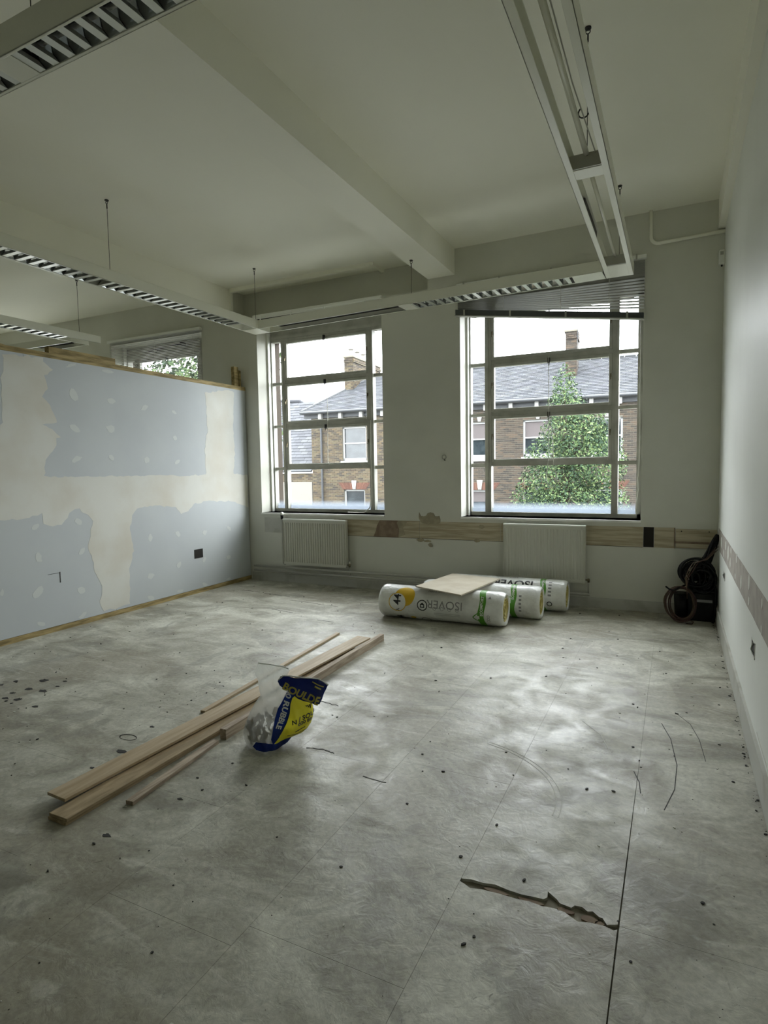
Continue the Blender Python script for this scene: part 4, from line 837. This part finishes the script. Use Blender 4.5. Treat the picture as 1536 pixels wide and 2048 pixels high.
crumbs(120, M['debris_dark'], 'dark_crumbs', 'line of dark crumbs along the foot of the right wall', ((0.335, 0.357), (1.8, 6.2)), 0.002, 0.010, 9)
crumbs(90, M['debris_dark'], 'dark_crumbs', 'dark grit on the floor left of the timber pile', ((-3.0, -2.55), (2.6, 3.9)), 0.0015, 0.008, 12)
def scratch(pts, r=0.002, m='debris_light'):
    mb = MB()
    for a, b in zip(pts, pts[1:]):
        a = Vector((a[0], a[1], 0.0004)); b = Vector((b[0], b[1], 0.0004)); mb.beam(a, b, r, 0.0007)
    obj('scratch', mb, M[m], floor)
for rr in (0.60, 0.625): scratch([(-1.05 + rr*math.cos(t), 2.55 + rr*0.85*math.sin(t)) for t in [R(-5 + 5*k) for k in range(17)]], 0.0025)
scratch([(-0.02,2.75),(0.02,2.95),(0.03,3.2),(0.0,3.5),(-0.05,3.7)], 0.004, 'debris_dark')
scratch([(0.02,3.9),(0.1,3.75),(0.14,3.55),(0.16,3.3)], 0.003, 'debris_dark')
scratch([(-0.16,3.05),(-0.13,2.95),(-0.12,2.85)], 0.004, 'debris_dark')
scratch([(-0.47,3.55),(-0.35,3.4),(-0.28,3.2)], 0.003, 'debris_light')
for x0, y0, x1, y1 in [(-2.28,3.20,-2.05,3.18),(-2.05,3.18,-1.90,3.16),(-1.77,2.60,-1.66,2.62),(-1.66,2.62,-1.60,2.60),(-1.35,2.46,-1.22,2.45),(-4.9,5.85,-4.6,5.83),(-4.5,5.79,-4.1,5.76),(-4.0,5.6,-3.3,5.52),(-3.9,5.15,-3.6,5.1),(-3.2,4.95,-3.0,4.93),(-2.45,1.93,-2.35,2.0)]:
    mb = MB(); n = 6; P_ = [(x0+(x1-x0)*k/n, y0+(y1-y0)*k/n+0.012*noise.noise((x0*7+k*1.7, y0, 0))) for k in range(n+1)]
    for k, (a, b) in enumerate(zip(P_, P_[1:])): mb.beam((a[0],a[1],0.0006), (b[0],b[1],0.0006), 0.004+0.010*abs(noise.noise((k*2.3, x0, y0))), 0.0012)
    obj('floor_crack', mb, M['debris_dark'], floor)

# ------------------------------------------------------------------ outside
al_ = R(4.2); EU = Vector((math.cos(al_), math.sin(al_), 0)); EN = Vector((-math.sin(al_), math.cos(al_), 0)); EP = Vector((-5.269, 23.192, 0))
E3 = lambda u, b, z: EP + EU*u + EN*b + Vector((0, 0, z))
def ebox(mb, u0, u1, b0, b1, z0, z1): return mb.hexa([E3(u0,b0,z0),E3(u1,b0,z0),E3(u1,b1,z0),E3(u0,b1,z0)], [E3(u0,b0,z1),E3(u1,b0,z1),E3(u1,b1,z1),E3(u0,b1,z1)])
GZ = -1.3
tag(struct('ground', MB().box(-60, 60, -60, 90, GZ - 0.2, GZ), M['asphalt']), kind='structure')
def bricks(u0, u1, z0, z1, holes, parent, m, b=0.0, bl=0.225, ch=0.075):
    rnd = random.Random(int(u0*10)); mb = MB(); i = 0; z = z0
    while z < z1 - 0.01:
        u = u0 - (bl/2 if i % 2 else 0)
        while u < u1:
            a, c = max(u, u0), min(u + bl - 0.014, u1); zz = min(z + ch - 0.020, z1)
            segs = [(a, c)]
            for h0, h1, k0, k1 in holes:
                if zz > k0 and z < k1:
                    ns = []
                    for p, q in segs:
                        if q <= h0 or p >= h1: ns.append((p, q)); continue
                        if p < h0: ns.append((p, h0))
                        if q > h1: ns.append((h1, q))
                    segs = ns
            for p, q in segs:
                if q - p > 0.02: ebox(mb, p, q, b - 0.012 - rnd.random()*0.006, b + 0.01, z, zz)
            u += bl
        z += ch; i += 1
    o = obj('brickwork', mb, m, parent); o['kind'] = 'stuff'; return o
def wall_holes(u0, u1, z0, z1, holes, parent, b0=0.0, b1=0.3):
    mb = MB(); hs = sorted(set([u0, u1] + [h for H in holes for h in H[:2]]))
    for a, c in zip(hs, hs[1:]):
        m_ = (a+c)/2; cols = sorted([(H[2], H[3]) for H in holes if H[0] < m_ < H[1]]); z = z0
        for k0, k1 in cols:
            if k0 > z: ebox(mb, a, c, b0, b1, z, k0)
            z = max(z, k1)
        if z < z1: ebox(mb, a, c, b0, b1, z, z1)
    return obj('wall', mb, M['mortar'], parent)
def slates(parent, O, U, V, wmax, L_, m, clip=None, gauge=0.17, sw=0.26, seed=1):
    O, U, V = Vector(O), Vector(U).normalized(), Vector(V).normalized(); Nn = U.cross(V); rnd = random.Random(seed); mb = MB(); r_ = 0; v = 0
    while v < L_:
        u = -(sw/2 if r_ % 2 else 0)
        while u < wmax:
            a, c = max(u, 0), min(u + sw - 0.008, wmax)
            if clip: lo_, hi_ = clip(v / L_); a, c = max(a, lo_), min(c, hi_)
            if c - a > 0.03:
                j = rnd.random()*0.006; p = [O+U*a+V*v, O+U*c+V*v, O+U*c+V*min(v+gauge*1.15, L_+.05), O+U*a+V*min(v+gauge*1.15, L_+.05)]
                mb.hexa([p[0]+Nn*(0.014+j), p[1]+Nn*(0.014+j), p[2]-Nn*0.002, p[3]-Nn*0.002], [p[0]+Nn*(0.024+j), p[1]+Nn*(0.024+j), p[2]+Nn*0.006, p[3]+Nn*0.006])
            u += sw
        v += gauge; r_ += 1
    o = obj('slates', mb, m, parent); o['kind'] = 'stuff'; return o
def ewin(parent, u0, u1, z0, z1, rail, blind=None, arch=True):
    f = MB(); q = 0.07
    for a in ((u0,u0+q,z0,z1),(u1-q,u1,z0,z1),(u0,u1,z1-q,z1),(u0,u1,z0,z0+0.12)): ebox(f, a[0], a[1], 0.08, 0.16, a[2], a[3])
    if rail: ebox(f, u0, u1, 0.09, 0.17, rail-0.025, rail+0.03)
    w = obj('window', f, M['extwhite'], parent)
    pz = [(z0, rail), (rail, z1)] if rail else [(z0, z1)]
    for a, b in pz: obj('pane', ebox(MB(), u0+0.03, u1-0.03, 0.15, 0.16, a+0.02, b-0.02), M['extpane'], w)
    if blind: obj('window_blind', ebox(MB(), u0+q, u1-q, 0.135, 0.148, blind[0], blind[1]), M['curtain'], w)
    obj('window_sill', ebox(MB(), u0-0.06, u1+0.06, -0.08, 0.12, z0-0.13, z0), M['stone'], w)
    if arch:
        n = 5; cu = (u0+u1)/2; mb = MB()
        for sg in (-1, 1):
            for k in range(n*2):
                a0, a1 = 0.09 + (u1-u0)/2*k/(n*2), 0.09 + (u1-u0)/2*(k+1)/(n*2) - 0.008; sh = 0.34*(k/(n*2)); sh2 = 0.34*((k+1)/(n*2))
                zt = z1 + 0.30; lo_ = [(a0*0.93, z1+0.01), (a1*0.93, z1+0.01)]; hi_ = [(a0*1.0+sh*0.5, zt), (a1*1.0+sh2*0.5, zt)]
                P4 = [(cu+sg*lo_[0][0], lo_[0][1]), (cu+sg*lo_[1][0], lo_[1][1]), (cu+sg*hi_[1][0], hi_[1][1]), (cu+sg*hi_[0][0], hi_[0][1])]
                mb.hexa([E3(a, -0.022, b) for a, b in P4], [E3(a, 0.0, b) for a, b in P4])
        ar = obj('arch', mb, M['redbrick'], w)
    cu = (u0+u1)/2; ks = [(-0.065,z1+0.02),(0.065,z1+0.02),(0.12,z1+0.40),(-0.12,z1+0.40)]
    if not arch: ks = [(-0.055,z1+0.02),(0.055,z1+0.02),(0.10,z1+0.22),(-0.10,z1+0.22)]
    obj('keystone', MB().hexa([E3(cu+a, -0.05, b) for a, b in ks], [E3(cu+a, 0, b) for a, b in ks]), M['stone'], w)
EAV, RDZ, RDB = 4.02, 5.95, 3.5
def house_block(name, label, u0, u1, wins, brickm, hip=False, seed=1):
    h = thing(name, label, 'house', E3((u0+u1)/2, 0, GZ)); holes = [(a, b, c, d) for a, b, c, d, *_ in wins]
    wall_holes(u0, u1, GZ, 3.98, holes, h); bricks(u0, u1, -0.9, 3.78, holes, h, brickm)
    obj('side_wall', ebox(MB(), u0, u0+0.25, 0.3, 7, GZ, 4.0), M['mortar'], h); obj('back_wall', ebox(MB(), u0, u1, 6.75, 7, GZ, 4.0), M['mortar'], h)
    for a, b, c, d, rail, bl, ar in wins: ewin(h, a, b, c, d, rail, bl, ar)
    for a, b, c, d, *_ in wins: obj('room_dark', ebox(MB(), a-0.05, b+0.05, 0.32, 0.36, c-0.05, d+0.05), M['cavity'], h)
    obj('fascia', ebox(MB(), u0-0.3 if hip else u0, u1, -0.12, 0.02, 3.76, 3.95), M['lead'], h)
    obj('soffit', ebox(MB(), u0-0.34 if hip else u0, u1, -0.35, 0.02, 3.94, 3.98), M['extwhite'], h)
    gt = MB().tube([E3((u0-0.34) if hip else u0, -0.40, 3.99), E3(u1, -0.40, 3.99)], 0.055, 8); obj('gutter', gt, M['lead'], h)
    u = u0 + 0.5
    while u < u1: obj('eaves_bracket', ebox(MB(), u, u+0.14, -0.30, -0.12, 3.70, 3.94), M['stone'], h); u += 0.98
    V = E3(0, RDB, RDZ) - E3(0, -0.35, EAV); L_ = V.length; ua = u0 - (0.34 if hip else 0); hp = -7.9
    clip = (lambda t_: (t_*(hp - ua), 99)) if hip else None
    mb = MB(); a0 = E3(hp if hip else ua, RDB, RDZ); mb.add([E3(ua,-0.35,EAV), E3(u1,-0.35,EAV), E3(u1,RDB,RDZ), a0, E3(u1,7.3,EAV), E3(ua,7.3,EAV)], [(0,1,2,3), (3,2,4,5)] + ([(0,3,5)] if hip else []))
    obj('roof_deck', mb, M['lead'], h); slates(h, E3(ua,-0.35,EAV), EU, V, u1-ua, L_, M['slate'], clip, seed=seed)
    k = (hp if hip else ua); rt_ = MB()
    while k < u1: rt_.tube([E3(k,RDB,RDZ+0.02), E3(min(k+0.43,u1),RDB,RDZ+0.02)], 0.08, 6); k += 0.45
    obj('ridge_tiles', rt_, M['lead'], h)
    if hip: obj('hip_tiles', MB().tube([E3(ua,-0.35,EAV+0.02), E3(hp,RDB,RDZ+0.02)], 0.055, 6), M['lead'], h)
    return h
h1 = house_block('corner_house', 'yellow brick house with a hipped slate roof seen through the middle window', -9.36, -5.0,
    [(-7.85,-6.70,1.86,3.33,2.62,None,False), (-7.82,-6.81,-0.9,0.61,None,None,True)], M['brick'], True, 1)
obj('downpipe', MB().tube([E3(-8.83,-0.10,3.9), E3(-8.83,-0.10,GZ)], 0.05, 8), M['lead'], h1)
def chimney(h, u0, u1, b0, b1, z0, z1, npots, m):
    mb = MB(); rnd = random.Random(3); z = z0
    c = obj('chimney', ebox(MB(), u0, u1, b0, b1, z0, z1 - 0.02), M['mortar'], h); i = 0
    while z < z1 - 0.08:
        e = 0.045 if z > z1 - 0.34 and z < z1 - 0.16 else 0.0
        for (ua, ub, ba, bb, ax) in ((u0, u1, b0, None, 0), (u1, None, b0, b1, 1)):
            L_ = (ub - ua) if ax == 0 else (bb - ba); s = -(0.11 if i % 2 else 0)
            while s < L_:
                a, d = max(s, 0), min(s + 0.215, L_)
                if d - a > 0.02:
                    if ax == 0: ebox(mb, ua+a, ua+d, b0-0.015-e, b0+0.01, z, z+0.063)
                    else: ebox(mb, u1-0.01, u1+0.015+e, ba+a, ba+d, z, z+0.063)
                s += 0.225
        z += 0.075; i += 1
    o = obj('brick_face', mb, m, c); o['kind'] = 'stuff'
    obj('chimney_cap', ebox(MB(), u0-0.05, u1+0.05, b0-0.05, b1+0.05, z1-0.05, z1+0.02), M['mortar'], c)
    for k in range(npots):
        bb = b0 + 0.3 + (b1-b0-0.6)*(k/(max(npots-1,1))); P_ = E3((u0+u1)/2, bb, z1)
        obj('chimney_pot', MB().tube([P_, P_+Vector((0,0,0.15)), P_+Vector((0,0,0.32)), P_+Vector((0,0,0.36)), P_+Vector((0,0,0.42))], [0.11,0.09,0.09,0.14,0.13], 10), M['render'], c)
    return c
chimney(h1, -8.63, -8.20, 2.0, 5.4, 4.9, 6.75, 5, M['brick'])
h2 = house_block('terraced_house', 'sooty brick terraced house with a long slate roof seen through the right window', -5.0, 6.5,
    [(-2.34,-1.22,1.86,3.28,2.60,(2.62,3.21),False), (-2.34,-1.22,-0.9,0.58,None,(0.1,0.5),True), (-0.077,1.05,1.86,3.28,2.60,(2.62,3.21),False), (-0.077,1.05,-0.9,0.58,None,None,True), (2.4,3.515,1.86,3.25,2.58,None,False), (2.4,3.515,-0.9,0.6,None,None,True)], M['brickdark'], False, 2)
chimney(h2, 1.34, 1.76, 1.7, 2.7, 4.6, 6.88, 0, M['brickdark'])
an = MB().tube([E3(1.80,1.65,6.3), E3(1.80,1.65,6.95), E3(1.78,1.65,7.9)], 0.012, 5)
an.tube([E3(1.70,1.65,6.60), E3(1.86,1.65,6.62)], 0.012, 5); an.tube([E3(1.05,1.65,6.28), E3(1.34,1.65,6.40)], 0.012, 5); an.tube([E3(1.06,1.5,6.30), E3(1.06,1.8,6.30)], 0.012, 5); an.tube([E3(1.78,1.65,7.9), E3(1.55,1.65,7.75)], 0.010, 5); an.tube([E3(1.78,1.65,7.9), E3(2.0,1.65,8.0)], 0.010, 5)
tag(obj('roof_aerial', an, M['lead'], loc=E3(1.8,1.65,6.3)), 'thin television aerial strapped to the chimney seen through the right window', 'aerial')
h3 = thing('low_building', 'low brick building with a pale slate roof at the left of the middle window', 'house', E3(-12, 0, GZ))
obj('wall', ebox(MB(), -16, -9.38, 0.05, 0.3, GZ, 1.35), M['mortar'], h3); bricks(-15, -9.38, -0.3, 1.33, [(-11.06,-9.40,-0.5,0.97)], h3, M['brick'], 0.05)
obj('rendered_panel', ebox(MB(), -11.06, -9.40, 0.0, 0.05, -0.9, 0.96), M['render'], h3); obj('gutter', MB().tube([E3(-16,-0.05,1.45), E3(-9.38,-0.05,1.45)], 0.06, 8), M['lead'], h3)
V = E3(0,4,5.05)-E3(0,0,1.48); L_ = V.length
mb = MB().add([E3(-16,0,1.46), E3(-9.38,0,1.46), E3(-9.38,4,4.2), E3(-11.55,4,4.60), E3(-12.2,4,5.0), E3(-16,4,5.2), E3(-16,8,1.46), E3(-9.38,8,1.46)], [(0,1,2,3,4,5), (5,4,3,2,7,6)]); obj('roof_deck', mb, M['lead'], h3)
slates(h3, E3(-16,0,1.48), EU, V, 6.62, L_*0.985, M['slate2'], lambda t_: (0, 6.62 if t_ < 0.86 else 6.62 - (t_-0.86)*19), gauge=0.22, sw=0.36, seed=4)
obj('ridge_tiles', MB().tube([E3(-16,4,5.28), E3(-12.2,4,5.1), E3(-11.55,4,4.68), E3(-10.6,4,4.35)], 0.09, 6), M['slate2'], h3)

def tree(name, label, base, blobs, nleaf, ls, seed, trunk_r, trunk_h):
    rnd = random.Random(seed); t = thing(name, label, 'tree', base)
    B = Vector(base); pts = [B, B+Vector((0.05,0,trunk_h*.4)), B+Vector((-.03,.05,trunk_h*.75)), B+Vector((0,0,trunk_h))]
    tk = MB().tube(pts, [trunk_r, trunk_r*.8, trunk_r*.55, trunk_r*.2], 8)
    for (c, r_) in blobs: tk.tube([pts[2]*0.5+pts[1]*0.5, (pts[2]+Vector(c))*0.5, Vector(c)], [trunk_r*.4, trunk_r*.25, trunk_r*.1], 6)
    obj('trunk', tk, M['bark'], t, smooth=True); mb = MB(); wt = [r_[0]*r_[1]*r_[2] for c, r_ in blobs]; tot = sum(w**(2/3) for w in wt)
    for (c, r_), w in zip(blobs, wt):
        n = int(nleaf * w**(2/3) / tot); c = Vector(c)
        for _ in range(n):
            d = Vector((rnd.gauss(0,1), rnd.gauss(0,1), rnd.gauss(0,1))).normalized(); q = 0.55 + 0.5*rnd.random()**0.6 + 0.16*noise.noise(d*3+c)
            p = c + Vector((d.x*r_[0], d.y*r_[1], d.z*r_[2]))*q
            a = (d + Vector((rnd.gauss(0,.6), rnd.gauss(0,.6), rnd.gauss(0,.6)+0.4))).normalized(); x = a.orthogonal().normalized(); x = (Matrix.Rotation(rnd.random()*6.3, 3, a) @ x); y = a.cross(x); s = ls*rnd.uniform(0.6, 1.25)
            mb.add([p - y*s, p + x*s*.45, p + y*s, p - x*s*.45], [(0,1,2,3)])
    o = obj('foliage', mb, M['leaf'], t); o['kind'] = 'stuff'; return t
tree('street_tree', 'leafy green tree standing before the terraced house, seen through the right window', (-2.45, 15, GZ),
     [((-2.45,15,3.35),(.30,.30,.55)), ((-2.4,15,2.85),(.5,.5,.5)), ((-2.25,15,2.35),(.75,.7,.55)), ((-1.75,15,2.45),(.32,.3,.5)), ((-2.0,15,1.95),(.85,.8,.5)), ((-2.75,14.9,1.75),(.6,.6,.5)), ((-1.7,15,1.5),(.7,.8,.6)), ((-2.6,15,1.15),(.9,.8,.55)), ((-3.1,15,0.75),(.6,.6,.5)), ((-2.3,14.8,0.5),(1.0,.8,.7)), ((-1.6,15,0.6),(.65,.7,.6)), ((-3.3,15.2,0.1),(.8,.8,.5)), ((-2.3,15,-0.3),(1.1,.9,.6)), ((-1.4,15,-.2),(.6,.7,.5))], 30000, 0.040, 11, 0.13, 3.9)
tree('garden_tree', 'bright green tree close outside the small far left window', (-10.3, 11.2, GZ),
     [((-10.4,11.2,3.6),(1.5,1.2,1.3)), ((-9.3,11.2,3.9),(1.1,1.0,1.2)), ((-11.6,11.4,3.0),(1.2,1.2,1.2)), ((-9.6,11,2.4),(1.4,1.2,1.2)), ((-9.9,11.6,5.2),(1.1,1.0,.9))], 9000, 0.085, 21, 0.2, 5.2)
